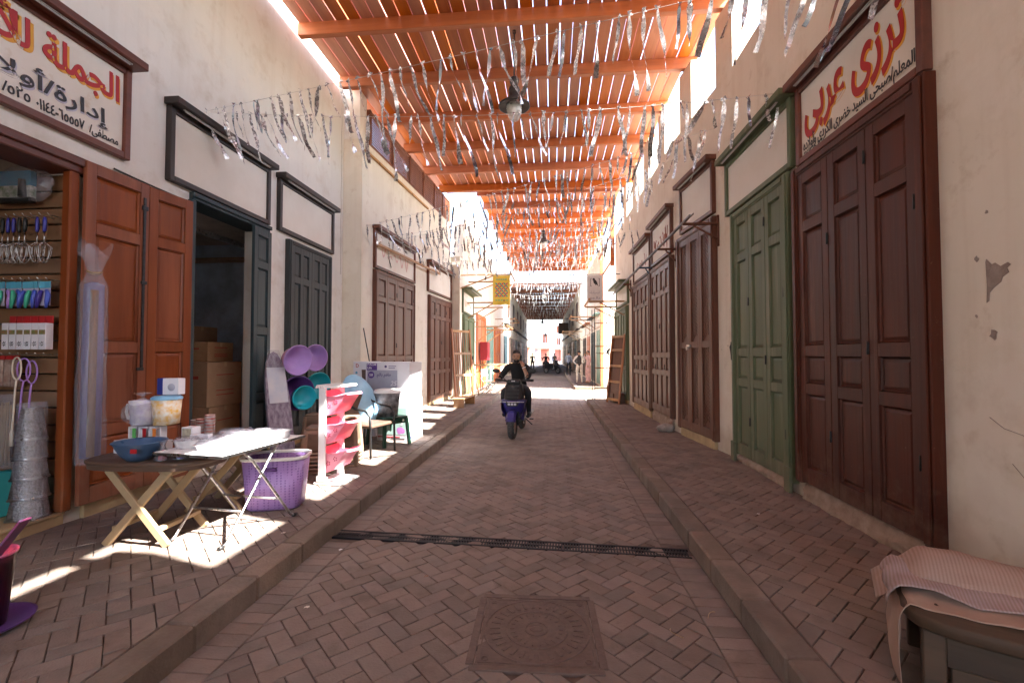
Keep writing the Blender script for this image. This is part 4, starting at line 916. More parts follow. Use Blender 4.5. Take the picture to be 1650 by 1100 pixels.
# clear plastic ware on the white table, and more behind
rr = random.Random(5)
for i in range(15):
    gx, gy = i % 3, i // 3; ca, sa = math.cos(-.14), math.sin(-.14); lx_, ly_ = -.19 + .185 * gx + rr.uniform(-.02, .02), -.26 + .135 * gy
    x, y = -2.50 + lx_ * ca - ly_ * sa, 3.42 + lx_ * sa + ly_ * ca
    p = thing('plastic_tray', 'clear ribbed plastic tray on the white table', 'tray', (x, y, PZ + HB + .001), rr.uniform(-.4, .4), 'clear trays on the white table')
    h = rr.uniform(.035, .06); part(p, 'tray', M['clearcup'], lambda b: b.lathe([(0, .003), (.05, .003), (.062, h), (.072, h + .003), (.072, h + .006), (.058, h), (.047, .008), (0, .008)], 16, None, 1.25, .85, power=3.5))
    part(p, 'lid', M['plastic'], lambda b: b.lathe([(.07, h + .004), (.05, h + .02 + rr.uniform(0, .012)), (0, h + .024)], 14, None, 1.25, .85, power=3.5))
for i in range(8):
    p = thing('plastic_tray', 'clear plastic tray on the table behind the white one', 'tray', (-2.98 + .12 * (i % 4) + .12, 3.86 + .17 * (i // 4), TZ), rr.uniform(-.4, .4), 'clear trays on the rear table'); part(p, 'tray', M['clearcup'], lambda b: b.lathe([(0, .003), (.05, .003), (.07, .06), (.073, .065), (.058, .05), (.047, .008), (0, .008)], 14))
p = thing('printed_sack', 'white printed sack under the tables', 'sack', (-2.62, 4.35, PZ), .3); part(p, 'sack', M['boxwhite'], lambda b: b.grid(bagfn(.17, .28, .10, 2), 20, 8)); part(p, 'print', M['red'], lambda b: [b.box(-.1 + .045 * i, -.065 + .045 * i, -.118, -.112, .11, .14, .002) for i in range(4)])

# ---- laundry basket
M['weave'] = mat('basket_plastic', (.40, .24, .58), .4, var=.05)
def dots(m, sc_, a):
    n = m.node_tree.nodes; l = m.node_tree.links; b = n['Principled BSDF']; src = b.inputs['Base Color'].links[0].from_socket
    tc = n.new('ShaderNodeTexCoord'); mp = n.new('ShaderNodeMapping'); mp.inputs['Rotation'].default_value = (0, 0, .6); mp.inputs['Scale'].default_value = (1, 1, 1)
    l.new(tc.outputs['Object'], mp.inputs[0]); v = n.new('ShaderNodeTexVoronoi'); v.inputs['Scale'].default_value = sc_; v.inputs['Randomness'].default_value = .1; l.new(mp.outputs[0], v.inputs['Vector'])
    r = n.new('ShaderNodeValToRGB'); r.color_ramp.elements[0].position = .28; r.color_ramp.elements[1].position = .36; l.new(v.outputs['Distance'], r.inputs[0])
    mx = n.new('ShaderNodeMix'); mx.data_type = 'RGBA'; l.new(r.outputs[0], mx.inputs[0]); mx.inputs[6].default_value = (*a, 1); l.new(src, mx.inputs[7]); l.new(mx.outputs[2], b.inputs['Base Color'])
    bp = n.new('ShaderNodeBump'); bp.inputs['Strength'].default_value = .8; bp.inputs['Distance'].default_value = .006; l.new(r.outputs[0], bp.inputs['Height']); l.new(bp.outputs[0], b.inputs['Normal'])
dots(M['weave'], 42, (.25, .13, .40))
p = thing('laundry_basket', 'tall lilac perforated laundry basket with a white rim', 'basket', (-2.50, 3.97, PZ), .28)
part(p, 'body', M['weave'], lambda b: b.lathe([(.0, .0), (.78, .0), (.86, .02), (1.0, .44), (.97, .44), (.84, .03), (.0, .02)], 48, None, .265, .185, power=4.2))
part(p, 'rim', M['white'], lambda b: b.lathe([(1.0, .435), (1.05, .438), (1.055, .46), (1.0, .466), (.96, .455), (.97, .437)], 48, None, .265, .185, power=4.2))
part(p, 'hand_hole', M['deep_purple'], lambda b: b.tube([(-.05, -.187, .365), (.05, -.187, .365)], .017, 10)); part(p, 'hand_hole', M['deep_purple'], lambda b: b.tube([(.0 - .05, .187, .365), (.05, .187, .365)], .017, 10))
# ---- ironing board leaning on the wall
p = thing('ironing_board', 'grey patterned ironing board with printed label leaning on the wall', 'ironing board', (-3.50, 5.70, PZ + .02)); p.rotation_euler = Euler((0, -R(13), -R(30)), 'XYZ')
M['ironcloth'] = mat('ironing_cloth', (.34, .30, .36), .8, scale=26, col2=(.15, .11, .17), stretch=(1, 1, .5), bump=.1)
def ib(b):
    out = [(-.155, 0), (.155, 0), (.16, .3), (.155, .75), (.14, 1.05), (.10, 1.28), (.05, 1.39), (0, 1.42), (-.05, 1.39), (-.10, 1.28), (-.14, 1.05), (-.155, .75), (-.16, .3)]
    b.prism(out[::-1], -.02, .02, Matrix(((0, 0, 1, 0), (1, 0, 0, 0), (0, 1, 0, 0), (0, 0, 0, 1))))
part(p, 'padded_board', M['ironcloth'], ib); part(p, 'label_card', flat('ironlabel', (.58, .57, .60), .5, scale=5, col2=(.44, .48, .58)), lambda b: b.box(.0215, .026, -.12, .13, .72, 1.2, .002))
part(p, 'film', M['plastic'], lambda b: b.grid(lambda u, v: (.03 + .012 * noise.noise(Vector((u * 8, v * 20, 1))), lerp(-.14, .14, u) * (1 - v * .5), lerp(1.2, 1.44, v)), 12, 10))
part(p, 'folded_leg', M['metal'], lambda b: b.tube([(-.035, -.08, .1), (-.05, -.08, 1.0), (-.05, .08, 1.0), (-.035, .08, .1)], .011, 8))
# ---- plastic tubs hung on the slate door
def tub(label, x, y, z, r_, dp, m, mo, yawd, tilt):
    p = thing('plastic_tub', label, 'tub', (x, y, z)); p.rotation_euler = Euler((R(90) + tilt, 0, R(yawd)), 'XYZ')
    part(p, 'bowl', m, lambda b: b.lathe([(0, -dp + .004), (r_ * .72, -dp + .004), (r_ * .95, -.008), (r_ * .97, .0)], 36)); part(p, 'outer', mo, lambda b: b.lathe([(0, -dp), (r_ * .74, -dp), (r_ * .98, -.012), (r_ * .985, -.008)], 36)); part(p, 'rim', m, lambda b: b.lathe([(r_ * .97, -.004), (r_ * .975, .006), (r_ * 1.02, .008), (r_ * 1.045, .0), (r_ * 1.03, -.014), (r_ * .985, -.012)], 36)); return p
M['floral'] = mat('floral_tub', (.62, .10, .16), .4, scale=24, col2=(.30, .16, .45)); 
tub('lilac tub with red floral side, top of the hanging pile', -3.50, 6.02, 1.42, .205, .17, M['lavender'], M['floral'], 62, .12)
tub('plain lilac tub hung beside the floral one', -3.66, 6.78, 1.45, .20, .15, M['lavender'], M['lavender'], 62, .05)
tub('deep purple tub holding a turquoise one', -3.55, 6.10, .96, .235, .19, M['deep_purple'], M['deep_purple'], 58, .1)
tub('turquoise tub nested in the deep purple tub', -3.44, 6.08, .90, .165, .14, M['teal_plastic'], M['teal_plastic'], 58, .1)
tub('turquoise tub behind the pink rack', -3.6, 6.76, 1.02, .20, .15, M['teal_plastic'], M['teal_plastic'], 60, .1)
# ---- stools
def stool_mesh():
    b = MB(); b.lathe([(.21, 0), (.215, .0), (.165, .42), (.15, .445), (0, .45)], 4, Matrix.Rotation(PI / 4, 4, 'Z')); return b
stool_me = None
def stools(x, y, n, dz, h, rz, label, group):
    for i in range(n):
        pos = 'topmost' if i == n - 1 else 'lowest' if i == 0 else '%s from the ground' % ('second', 'third', 'fourth', 'fifth')[i - 1]
        p = thing('plastic_stool', label + ', ' + pos, 'stool', (x, y, PZ + dz * i), rz, group)
        part(p, 'seat', M['stoolbrown'], lambda b: b.box(-.135, .135, -.135, .135, h - .03, h, .014))
        for sx in (-1, 1):
            for sy in (-1, 1): part(p, 'leg', M['stoolbrown'], lambda b: b.bar((sx * .155, sy * .155, 0), (sx * .12, sy * .12, h - .03), .045, .045, .008))
        part(p, 'apron', M['stoolbrown'], lambda b: [b.box(-.128, .128, s * .128 - .006, s * .128 + .006, h * .52, h - .03, .003) for s in (-1, 1)] + [b.box(s * .128 - .006, s * .128 + .006, -.122, .122, h * .52, h - .0305, .003) for s in (-1, 1)])
        part(p, 'rim', flat('stoolrim', (.34, .23, .16), .5), lambda b: [b.box(-.168, .168, s * .16 - .008, s * .16 + .008, .0, .02, .004) for s in (-1, 1)] + [b.box(s * .16 - .008, s * .16 + .008, -.15, .15, .0005, .0195, .004) for s in (-1, 1)])
stools(-2.58, 5.55, 4, .045, .46, .2, 'brown plastic stool in the stack beside the pink rack', 'stools beside the rack'); stools(-2.75, 5.20, 6, .045, .30, .25, 'low brown plastic stool in the ribbed stack behind the rack', 'low stools behind the rack')
stools(-3.42, 6.4, 2, .05, .46, .1, 'brown plastic stool under the hanging tubs', 'stools under the tubs')
# ---- pink corner rack
p = thing('storage_rack', 'white rack holding three pink pointed bins', 'rack', (-2.36, 4.80, PZ), R(82))
part(p, 'base_plate', M['white'], lambda b: (b.box(-.19, .19, -.19, .13, 0, .025, .008), b.box(-.19, -.14, -.02, .10, .026, .09, .01)))
part(p, 'top_plate', M['white'], lambda b: b.box(-.18, .18, -.15, .12, 1.015, 1.045, .008))
for s in (-1, 1): part(p, 'upright', M['white'], lambda b: b.box(s * .165 - .012, s * .165 + .012, .0, .085, .026, 1.0145, .006))
part(p, 'studs', M['white'], lambda b: [b.ball((-.18, .02 + .03 * i, 1.02), .012, 8, 6) for i in range(4)])
M['rosepl'] = mat('pink_plastic', (.84, .27, .36), .35, var=.05)
for k in range(3):
    zb = .12 + .30 * k
    def bin_(b):
        W = .145
        prof = [(.06, .26), (.05, .05), (.0, .0), (-.09, .04), (-.17, .17), (-.22, .235), (-.235, .225)]
        b.grid(lambda u, v: (lerp(-W, W, u) * (1 if v < .5 else 1 - .0 * v), prof[min(6, int(v * 6 + .001))][0] - (.05 * (1 - (2 * u - 1) ** 2) if v > .55 else 0), prof[min(6, int(v * 6 + .001))][1]), 10, 6)
        for s in (-1, 1):
            pts = [(s * W, y, z_) for y, z_ in prof[:6]] + [(s * W, -.1, .20), (s * W, 0, .20)]
            n = len(pts); b.add(pts, [tuple(range(n))])
    bo = part(p, 'bin', M['rosepl'], bin_, (0, 0, zb))
    def fl(b):
        for s in (-1, 1):
            for (yy, zz) in ((-.02, .10), (-.10, .15)):
                for q in range(5):
                    a = 2 * PI * q / 5; b.ball((s * .1465, yy + .018 * math.cos(a), zz + .018 * math.sin(a)), (.002, .008, .008), 6, 4)
    tag(part(bo, 'flower_cutout', flat('cutout', (.45, .03, .09), .5), fl), kind='stuff')
    part(bo, 'lip', M['rosepl'], lambda b: b.tube([(-.145, .02, .20), (-.145, -.1, .205), (-.145, -.22, .236), (-.08, -.258, .24), (0, -.275, .242), (.08, -.258, .24), (.145, -.22, .236), (.145, -.1, .205)], .007, 7))
# ---- chairs, basin, bin
p = thing('armchair', 'rattan seated armchair with curved black arms', 'chair', (-2.55, 6.15, PZ), R(75))
part(p, 'seat', M['brownpl'], lambda b: b.box(-.24, .24, -.23, .23, .38, .43, .015)); part(p, 'backrest', M['brownpl'], lambda b: b.box(-.22, .22, .22, .25, .46, .80, .012))
for s in (-1, 1):
    part(p, 'arm', M['black'], lambda b: b.tube([(s * .26, .24, .82), (s * .27, .15, .70), (s * .275, .0, .645), (s * .275, -.16, .62), (s * .27, -.23, .55), (s * .265, -.24, .38), (s * .27, -.25, .0)], .016, 8)); part(p, 'leg', M['black'], lambda b: b.tube([(s * .25, .24, .82), (s * .255, .25, .4), (s * .27, .28, 0)], .016, 8))
def plastic_chair(label, loc, rz):
    p = thing('plastic_chair', label, 'chair', loc, rz)
    part(p, 'seat', M['dkgreen'], lambda b: b.box(-.22, .22, -.21, .21, .40, .435, .015)); part(p, 'apron', M['dkgreen'], lambda b: (b.box(-.215, .215, -.205, -.19, .33, .3995, .004), b.box(-.215, -.2, -.189, .2, .33, .3995, .004), b.box(.2, .215, -.189, .2, .33, .3995, .004)))
    def back(b):
        pr2 = [(-.2 + .04 * i, .44 + .36 * math.sin(PI * (i / 10)) ** .45) for i in range(11)]
        for i in range(10): (x0, z0), (x1, z1) = pr2[i], pr2[i + 1]; b.bar((x0, .215, z0), (x1, .215, z1), .03, .035, .006)
        for i in range(3, 8, 2): b.bar((-.2 + .04 * i, .215, .43), (-.2 + .04 * i, .22, pr2[i][1]), .03, .012, .003)
    part(p, 'backrest', M['dkgreen'], back)
    for sx in (-1, 1):
        for sy in (-1, 1): part(p, 'leg', M['dkgreen'], lambda b: b.bar((sx * .225, sy * .225, 0), (sx * .195, sy * .19, .40), .055, .04, .008))
    part(p, 'sticker', M['cream'], lambda b: b.lathe([(.02, 0), (0, .002)], 12, Matrix.Translation((.12, -.206, .37)) @ Matrix.Rotation(PI / 2, 4, 'X'))); return p
plastic_chair('dark green plastic chair carrying the marbled bin', (-2.50, 6.80, PZ), R(55))
M['marble'] = mat('black_marble_print', (.30, .30, .32), .3, scale=9, col2=(.012, .012, .014), detail=8)
p = thing('rubbish_bin', 'black marbled bin with a white lid on the green chair', 'bin', (-2.50, 6.74, PZ + .437), R(20))
part(p, 'bin_body', M['marble'], lambda b: b.lathe([(0, 0), (.82, 0), (1, .36)], 40, None, .19, .15, power=4)); part(p, 'lid', M['white'], lambda b: b.lathe([(1.06, .352), (1.08, .37), (.95, .40), (.5, .415), (0, .418)], 40, None, .19, .15, power=4))
M['bluebasin'] = mat('pale_blue_plastic', (.30, .55, .76), .35, var=.06)
p = thing('basin', 'large pale blue basin standing on edge behind the armchair', 'basin', (-2.78, 6.42, PZ + .72)); p.rotation_euler = (R(76), R(0), R(50))
part(p, 'basin', M['bluebasin'], lambda b: b.lathe([(0, .10), (.65, .10), (.93, .01), (1, 0), (1.02, -.012), (.98, -.01), (.9, .0)], 36, Matrix.Rotation(.35, 4, 'Z'), .24, .38))
# ---- goods cartons with print
def goods(label, loc, sz, rz, texts=(), m='boxwhite', side='boxwhite', extra=None):
    p = thing('goods_box', label, 'box', loc, rz); x, y, z = sz
    part(p, 'carton', M[m], lambda b: b.box(0, x, 0, y, 0, z, .004))
    if extra: extra(p, x, y, z)
    for tx in texts: letters(p, *tx[:-1], arabic=tx[-1])
    return p
def lowx(p, x, y, z):
    part(p, 'photo_print', M['paleteal'], lambda b: b.box(.02, x - .03, -.003, -.0002, .10, z - .12)); part(p, 'red_band', M['red'], lambda b: b.box(.02, x - .14, -.004, -.0001, .055, .07)); part(p, 'dark_band', M['ink'], lambda b: b.box(.25, x - .06, -.0035, -.0001, .03, .045))
    part(p, 'flower_print', flat('orchid', (.45, .18, .48), .5), lambda b: [b.lathe([(.045 - .01 * (q % 2), 0), (0, .001)], 8, Matrix.Translation((x - .13 + .03 * math.cos(q * 1.3), -.0032, .16 + .03 * math.sin(q * 1.3))) @ Matrix.Rotation(PI / 2, 4, 'X')) for q in range(4)])
    part(p, 'side_print', M['print'], lambda b: [b.box(x + .0002, x + .002, y * .15, y * (.3 + .1 * (q % 3)), .14 + q * .05, .155 + q * .05) for q in range(6)] + [b.box(x + .0002, x + .002, y * .05, y * .25, .02, .07)])
bw = 'boxwhite'
goods('lower white goods box with orchid print against the pavement edge', (-2.80, 7.10, PZ), (.54, .56, .64), -.12, [('25', M['boxwhite'], .30, .40, .30, .40, -.0032, .0, .25, 0, False), ('1', M['boxwhite'], .42, .45, .25, .33, -.0032, .0, .25, 0, False)], extra=lowx)
def palm(p, x, y, z):
    part(p, 'photo_print', M['boxgrey'], lambda b: b.box(.03, x - .21, -.003, -.0002, .05, z - .13)); part(p, 'logo_block', flat('logopurple', (.10, .04, .24), .4), lambda b: b.box(.02, .20, -.004, -.0001, z - .13, z - .02)); part(p, 'badge', M['logopurple'], lambda b: b.lathe([(.055, 0), (0, .001)], 20, Matrix.Translation((.10, -.0035, z - .205)) @ Matrix.Rotation(PI / 2, 4, 'X')))
    part(p, 'flower_print', flat('orchid', (.45, .18, .48), .5), lambda b: [b.lathe([(.05 - .01 * (q % 2), 0), (0, .001)], 8, Matrix.Translation((x - .3 + .06 * math.cos(q * 1.3), -.0033, .10 + .03 * math.sin(q * 1.3))) @ Matrix.Rotation(PI / 2, 4, 'X')) for q in range(4)]); part(p, 'small_print', M['print'], lambda b: [b.box(x - .36, x - .36 + .13 - .02 * q, -.0035, -.0001, z - .07 - .03 * q, z - .06 - .03 * q) for q in range(2)] + [b.ball((x - .41, -.003, z - .07), (.022, .002, .02), 8, 6)])
goods('large white goods box lettered with purple brand block', (-3.02, 7.16, PZ + .645), (.76, .5, .60), -.10, [('PALM', M['boxwhite'], .035, .185, .545, .575, -.0045, .01, 0, 0, False), ('Life', M['boxwhite'], .035, .11, .49, .53, -.0045, .01, 0, 0, False), ('طقم بالم', M['print'], .20, .44, .35, .43, -.0033, .01, 0, 0, True), ('58', M['boxwhite'], .07, .13, .375, .415, -.005, .01, 0, 0, False), ('25', M['boxwhite'], .44, .54, .22, .30, -.0034, .005, .25, 0, False), ('1', M['boxwhite'], .55, .58, .17, .24, -.0034, .005, .25, 0, False)], extra=palm)
def pot(p, x, y, z):
    part(p, 'pot_print', flat('potprint', (.10, .065, .055), .5), lambda b: b.prism([(x * .45, .03), (x * .85, .03), (x * .88, z * .6), (x * .42, z * .6)], 0, .002, Matrix(((1, 0, 0, 0), (0, 0, -1, -.0005), (0, 1, 0, 0), (0, 0, 0, 1))))); part(p, 'dot_print', flat('dotblue', (.12, .35, .5), .5), lambda b: b.lathe([(.022, 0), (0, .001)], 10, Matrix.Translation((.06, -.002, z * .45)) @ Matrix.Rotation(PI / 2, 4, 'X')))
goods('small white box printed with a brown pot on box stack', (-3.36, 7.45, PZ + .91), (.36, .3, .34), -.05, [('D', M['red'], .05, .10, .24, .30, -.002, .01, 0, 0, False)], extra=pot); goods('plain white box under the pot box', (-3.34, 7.43, PZ + .45), (.36, .3, .455), -.04, extra=lambda p, x, y, z: part(p, 'stripe_print', M['ink'], lambda b: [b.box(.22 + .035 * q, .235 + .035 * q, -.002, -.0001, .2, .38) for q in range(2)])); goods('bottom plain white box of the pot box stack', (-3.33, 7.42, PZ), (.38, .32, .447), -.06)
# ---- red pot with brush on a purple dish, near corner
p = thing('flower_pot', 'tall red plastic pot with a dark handle standing in it, on purple dish', 'pot', (-2.83, 2.06, PZ + .016)); part(p, 'pot', flat('redpot', (.10, .010, .018), .3, scale=16, col2=(.03, .006, .02)), lambda b: b.lathe([(0, 0), (.085, 0), (.115, .34), (.122, .345), (.122, .36), (.11, .358), (.082, .01), (0, .01)], 28)); part(p, 'brush', flat('brushprint', (.015, .012, .03), .35, scale=24, col2=(.07, .01, .03)), lambda b: b.bar((-.06, 0, .2), (.20, .02, .53), .06, .012, .004))
p = thing('dish', 'purple plastic dish under the red pot', 'dish', (-2.83, 2.06, PZ)); part(p, 'dish', M['deep_purple'], lambda b: b.lathe([(0, 0), (.13, 0), (.19, .03), (.195, .036), (.185, .034), (.12, .012), (0, .012)], 32))

# ================================================================== CLOTH-COVERED STOOL, RIGHT FOREGROUND
M['oldstool'] = wood('worn_stool', (.085, .048, .025), (.045, .026, .014), 0, 8, .7, .1, .5)
t = thing('wooden_bench', 'worn dark wooden bench under folded cloths by the wall', 'bench', (1.41, 1.95, PZ), R(-30))
part(t, 'bench_top', M['oldstool'], lambda b: b.lathe([(0, .30), (.98, .30), (1, .312), (1, .345), (.98, .357), (0, .357)], 40, Matrix.Translation((.40, .27, 0)), .43, .31, power=5))
for x in (.06, .74):
    for y in (.04, .50): part(t, 'leg', M['oldstool'], lambda b: b.box(x - .035, x + .035, y - .035, y + .035, 0, .299, .006))
part(t, 'apron', M['oldstool'], lambda b: b.box(.096, .704, .025, .05, .17, .2985, .004)); part(t, 'apron', M['oldstool'], lambda b: b.box(.045, .07, .076, .464, .17, .2985, .004))
part(t, 'side_panel', M['oldstool'], lambda b: b.box(.11, .69, .03, .045, .02, .1695, .004))
def cloth(label, mt, fn, nu, nv, th=.006):
    o = part(None, 'cloth', mt, lambda b: b.grid(fn, nu, nv)); tag(o, label, 'cloth', kind='thing'); o.location = (1.41, 1.95, PZ); o.rotation_euler = (0, 0, R(-30))
    sm = o.modifiers.new('thick', 'SOLIDIFY'); sm.thickness = th * .5; sm.offset = 1; return o
def stripes(name, c1, c2, sc_, ax=0):
    m = mat(name, c1, .9, var=.05, bump=.15, bscale=120); n = m.node_tree.nodes; l = m.node_tree.links; b = n['Principled BSDF']; src = b.inputs['Base Color'].links[0].from_socket
    tc = n.new('ShaderNodeTexCoord'); wv = n.new('ShaderNodeTexWave'); wv.bands_direction = 'XYZ'[ax]; wv.inputs['Scale'].default_value = sc_; wv.inputs['Distortion'].default_value = .25; l.new(tc.outputs['Object'], wv.inputs['Vector'])
    mx = n.new('ShaderNodeMix'); mx.data_type = 'RGBA'; l.new(wv.outputs['Fac'], mx.inputs[0]); l.new(src, mx.inputs[6]); mx.inputs[7].default_value = (*c2, 1); l.new(mx.outputs[2], b.inputs['Base Color']); return m
M['strip1'] = stripes('pink_striped_cloth', (.33, .225, .18), (.40, .295, .25), 24); M['strip2'] = stripes('mauve_striped_cloth', (.32, .24, .225), (.41, .33, .325), 26); M['beige'] = mat('beige_cloth', (.42, .30, .235), .9, scale=5, col2=(.35, .25, .20), bump=.3)
def drape(x0, x1, y0, y1, top, over, seed, sag=.02):
    """a cloth lying over the bench top whose left end hangs down by `over`"""
    def fn(u, v):
        L = (x1 - x0) + over; s = u * L; y = lerp(y0, y1, v)
        if s < over:
            d = over - s; x = x0 - .03 * math.sin(min(1, d / .08) * PI / 2) - .03 * noise.noise(Vector((v * 3, d * 5, seed))); z = top - d * (1 - .15 * v)
        else: x = x0 + (s - over); z = top
        z += .018 * noise.noise(Vector((x * 6, y * 6, seed))) + .007 * noise.noise(Vector((x * 17, y * 13, seed + 2))) + sag * noise.noise(Vector((x * 2.2, y * 3, seed + 5))) + .012 * max(0, math.sin(v * PI))
        y += .02 * noise.noise(Vector((s * 5, v * 2, seed + 9)))
        return (x, y, z)
    return fn
cloth('beige cloth draped over the wooden bench, one end hanging low', M['beige'], drape(-.01, .95, .05, .45, .368, .34, 1), 60, 30)
cloth('mauve striped cloth folded on top of the beige cloth', M['strip2'], drape(-.03, .95, .15, .48, .392, .08, 4, .02), 50, 24)
def heap(u, v):
    x = lerp(-.10, .95, u); y = lerp(.27, .60, v); h = math.sin(PI * min(1, v * .95)) ** .6
    z = .385 + .085 * h * (1 - .25 * u) * (min(1, u * 4 + .25)) + .02 * noise.noise(Vector((x * 5, y * 5, 2))) + .009 * noise.noise(Vector((x * 9, y * 16, 7)))
    if u < .16: z -= (.16 - u) * .8
    return (x, y, z)
cloth('pink striped cloth heaped at the wall side of the bench', M['strip1'], heap, 60, 30)
t = thing('stone', 'grey broken stone lump by the chevron door step', 'stone', (2.02, 8.35, PZ)); 
def rock(b):
    b.ball((0, 0, .06), (.16, .10, .085), 20, 12); b.v = [tuple(Vector(v) * (1 + .22 * noise.noise(Vector(v) * 9)) + Vector((0, 0, 0))) for v in b.v]; b.v = [(x, y, max(z, 0)) for x, y, z in b.v]
part(t, 'lump', mat('stone_lump', (.36, .31, .28), .95, scale=12, bump=.8), rock)

# ================================================================== LAMPS
def lamp(label, x, y, zt, s=1.0):
    t = thing('hanging_lantern', label, 'lamp', (x, y, zt), 0, 'hanging lanterns along the street'); t.scale = (s, s, s); L = 6.37 - zt
    part(t, 'rod', M['lampiron'], lambda b: (b.tube([(0, 0, .0), (0, 0, L / s)], .012, 6), b.lathe([(.03, L / s - .03), (.03, L / s)], 8)))
    part(t, 'cap', M['lampiron'], lambda b: b.lathe([(0, .0), (.05, -.005), (.07, -.04), (.065, -.09), (.05, -.13), (.075, -.16), (.082, -.21), (.075, -.28), (.10, -.32), (.15, -.37), (.235, -.43), (.24, -.45), (.22, -.455), (.15, -.43), (.12, -.42)], 28))
    part(t, 'ring', M['lampiron'], lambda b: (b.lathe([(.076, -.19), (.09, -.2), (.076, -.21)], 20), b.lathe([(.074, -.245), (.086, -.255), (.074, -.265)], 20)))
    part(t, 'glass', M['glass'], lambda b: b.lathe([(.115, -.42), (.118, -.48), (.10, -.58), (.06, -.655), (.03, -.67), (0, -.672)], 20)); part(t, 'bulb', M['white'], lambda b: b.ball((0, 0, -.5), (.035, .035, .06), 10, 8))
lamp('large iron street lantern hung from the near roof', -.56, 6.70, 5.66); lamp('iron street lantern hung below the second roof', -.30, 16.3, 5.98); lamp('iron street lantern in front of the dark roof', -.55, 30.5, 6.0, 1.1); lamp('small lantern under the far dark roof', -.95, 44, 5.0, 1.0); lamp('farthest lantern at the open end of the street', -.9, 60, 4.4)

# ================================================================== FOIL GARLANDS
def ribbon_mesh(seed, L, wd, th, tw, m):
    r_ = random.Random(seed); b = MB(); n = 12; pts = []; pos = Vector((0, 0, 0)); a = th
    ph = r_.uniform(0, 6); t0 = r_.uniform(-.7, .7); tws = [t0 + tw * (i / n) + .25 * math.sin(i * .9 + ph) for i in range(n + 1)]; side = r_.uniform(-.25, .25)
    vs = []
    for i in range(n + 1):
        ang = th * (.55 + .75 * i / n) + .16 * math.sin(i * .8 + ph) + (r_.uniform(-.7, .9) if i > n - 3 and seed % 3 == 0 else 0)
        d = Vector((side * .6 + .1 * math.sin(i * .6 + ph), math.sin(ang), -math.cos(ang))).normalized()
        x = Vector((1, 0, 0)); x = (x - d * x.dot(d)).normalized(); y = d.cross(x); wv = x * math.cos(tws[i]) + y * math.sin(tws[i])
        k = wd * (.25 if i == 0 else .6 if i == 1 else 1)
        vs += [pos - wv * k / 2, pos + wv * k / 2]; pos = pos + d * (L / n)
    b.add(vs, [(2 * i, 2 * i + 1, 2 * i + 3, 2 * i + 2) for i in range(n)])
    # crumpled knot on the cord
    kn = [Vector((r_.uniform(-.03, .03), r_.uniform(-.025, .025), r_.uniform(-.03, .03))) for _ in range(8)]
    b.add(kn, [(0, 1, 2), (2, 3, 4), (1, 3, 5), (4, 6, 7), (0, 5, 6)])
    b.sm = [True] * n + [False] * 5
    return b.mesh('ribbon', m)
RIB = [ribbon_mesh(i, (.38, .46, .54, .64, .5, .34, .58)[i % 7], (.036, .046, .054)[i % 3], (.5, .75, .95, .35, .8)[i % 5], (.5, 1.4, 2.6, .9)[i % 4], M['foil2'] if i % 6 == 0 else M['foil']) for i in range(26)]
def garland(label, a, c, sag, step, seed, scale=1.0, far=False, skip=(0, 0)):
    t = thing('foil_garland', label, 'garland', a, 0, 'foil garlands strung across the street'); a = Vector(a); c = Vector(c); L = (c - a).length; r_ = random.Random(seed)
    pt = lambda u: (c - a) * u + Vector((0, 0, -sag * 4 * u * (1 - u)))
    part(t, 'cord', M['cordw'], lambda b: b.tube([pt(i / 24) for i in range(25)], .0025 if not far else .004, 4)); n = int(L / step); joined = MB()
    for i in range(n):
        u = (i + .5 + r_.uniform(-.35, .35)) / n
        if u * L < skip[0] or (1 - u) * L < skip[1]: continue
        me = r_.choice(RIB); s = scale * r_.uniform(.75, 1.15); rz = r_.uniform(-.5, .5)
        if far:
            Mx = Matrix.Translation(pt(u)) @ Matrix.Rotation(rz, 4, 'Z') @ Matrix.Scale(s, 4); joined.add([Mx @ v.co for v in me.vertices], [tuple(p.vertices) for p in me.polygons])
        else:
            o = link('ribbon', me, t, pt(u), rz); o.scale = (s, s, s)
    if far: tag(joined.build('ribbon_fringe', M['foilfar'], t), kind='stuff')
garland('silver foil garland rising from the black framed sign to the tailor sign', (-3.93, 4.77, 4.26), (2.40, 3.29, 4.30), .03, .125, 1)
garland('silver foil garland level between black framed sign and green framed sign', (-3.93, 4.85, 4.30), (2.40, 4.89, 4.22), .14, .125, 2)
garland('silver foil garland tied to a nail by the corner, rising to the right wall', (-3.56, 8.36, 3.95), (2.33, 6.77, 4.78), .06, .13, 3)
garland('silver foil garland from the pole-crossed sign up to the notched wall', (-3.50, 9.3, 3.98), (2.14, 9.62, 5.13), .1, .13, 4)
garland('silver foil garland running above the blank sign by the bench', (-3.26, 12.5, 4.05), (2.10, 10.88, 4.45), .1, .15, 5)
garland('silver foil garland between the two panelled brown doors', (-3.36, 10.9, 4.05), (2.12, 12.2, 5.2), .08, .15, 6)
garland('silver foil garland between the chevron door sign and the pole-crossed sign', (-3.52, 9.9, 4.05), (2.2, 8.3, 5.0), .1, .15, 8)
garland('silver foil garland from above the blank sign to the last notch', (-3.3, 12.0, 4.6), (2.08, 13.2, 5.5), .1, .15, 9)
garland('silver foil garland below the open gap of the roofs', (-3.2, 13.7, 4.3), (2.05, 13.8, 5.0), .1, .18, 7)
for i, (y, z, dz) in enumerate(((15.2, 5.3, .5), (16.6, 5.7, .2), (18.0, 5.3, .6), (19.6, 5.8, .1), (21.2, 5.6, .3), (22.8, 5.8, .1), (24.4, 5.9, .2), (26.0, 6.0, 0), (28, 5.9, .1))):
    garland('foil garland of the dense row under the second roof', (-2.86, y, z), (2.08, y + .6, z + dz), .15, .17, 20 + i, .95, far=y > 17)
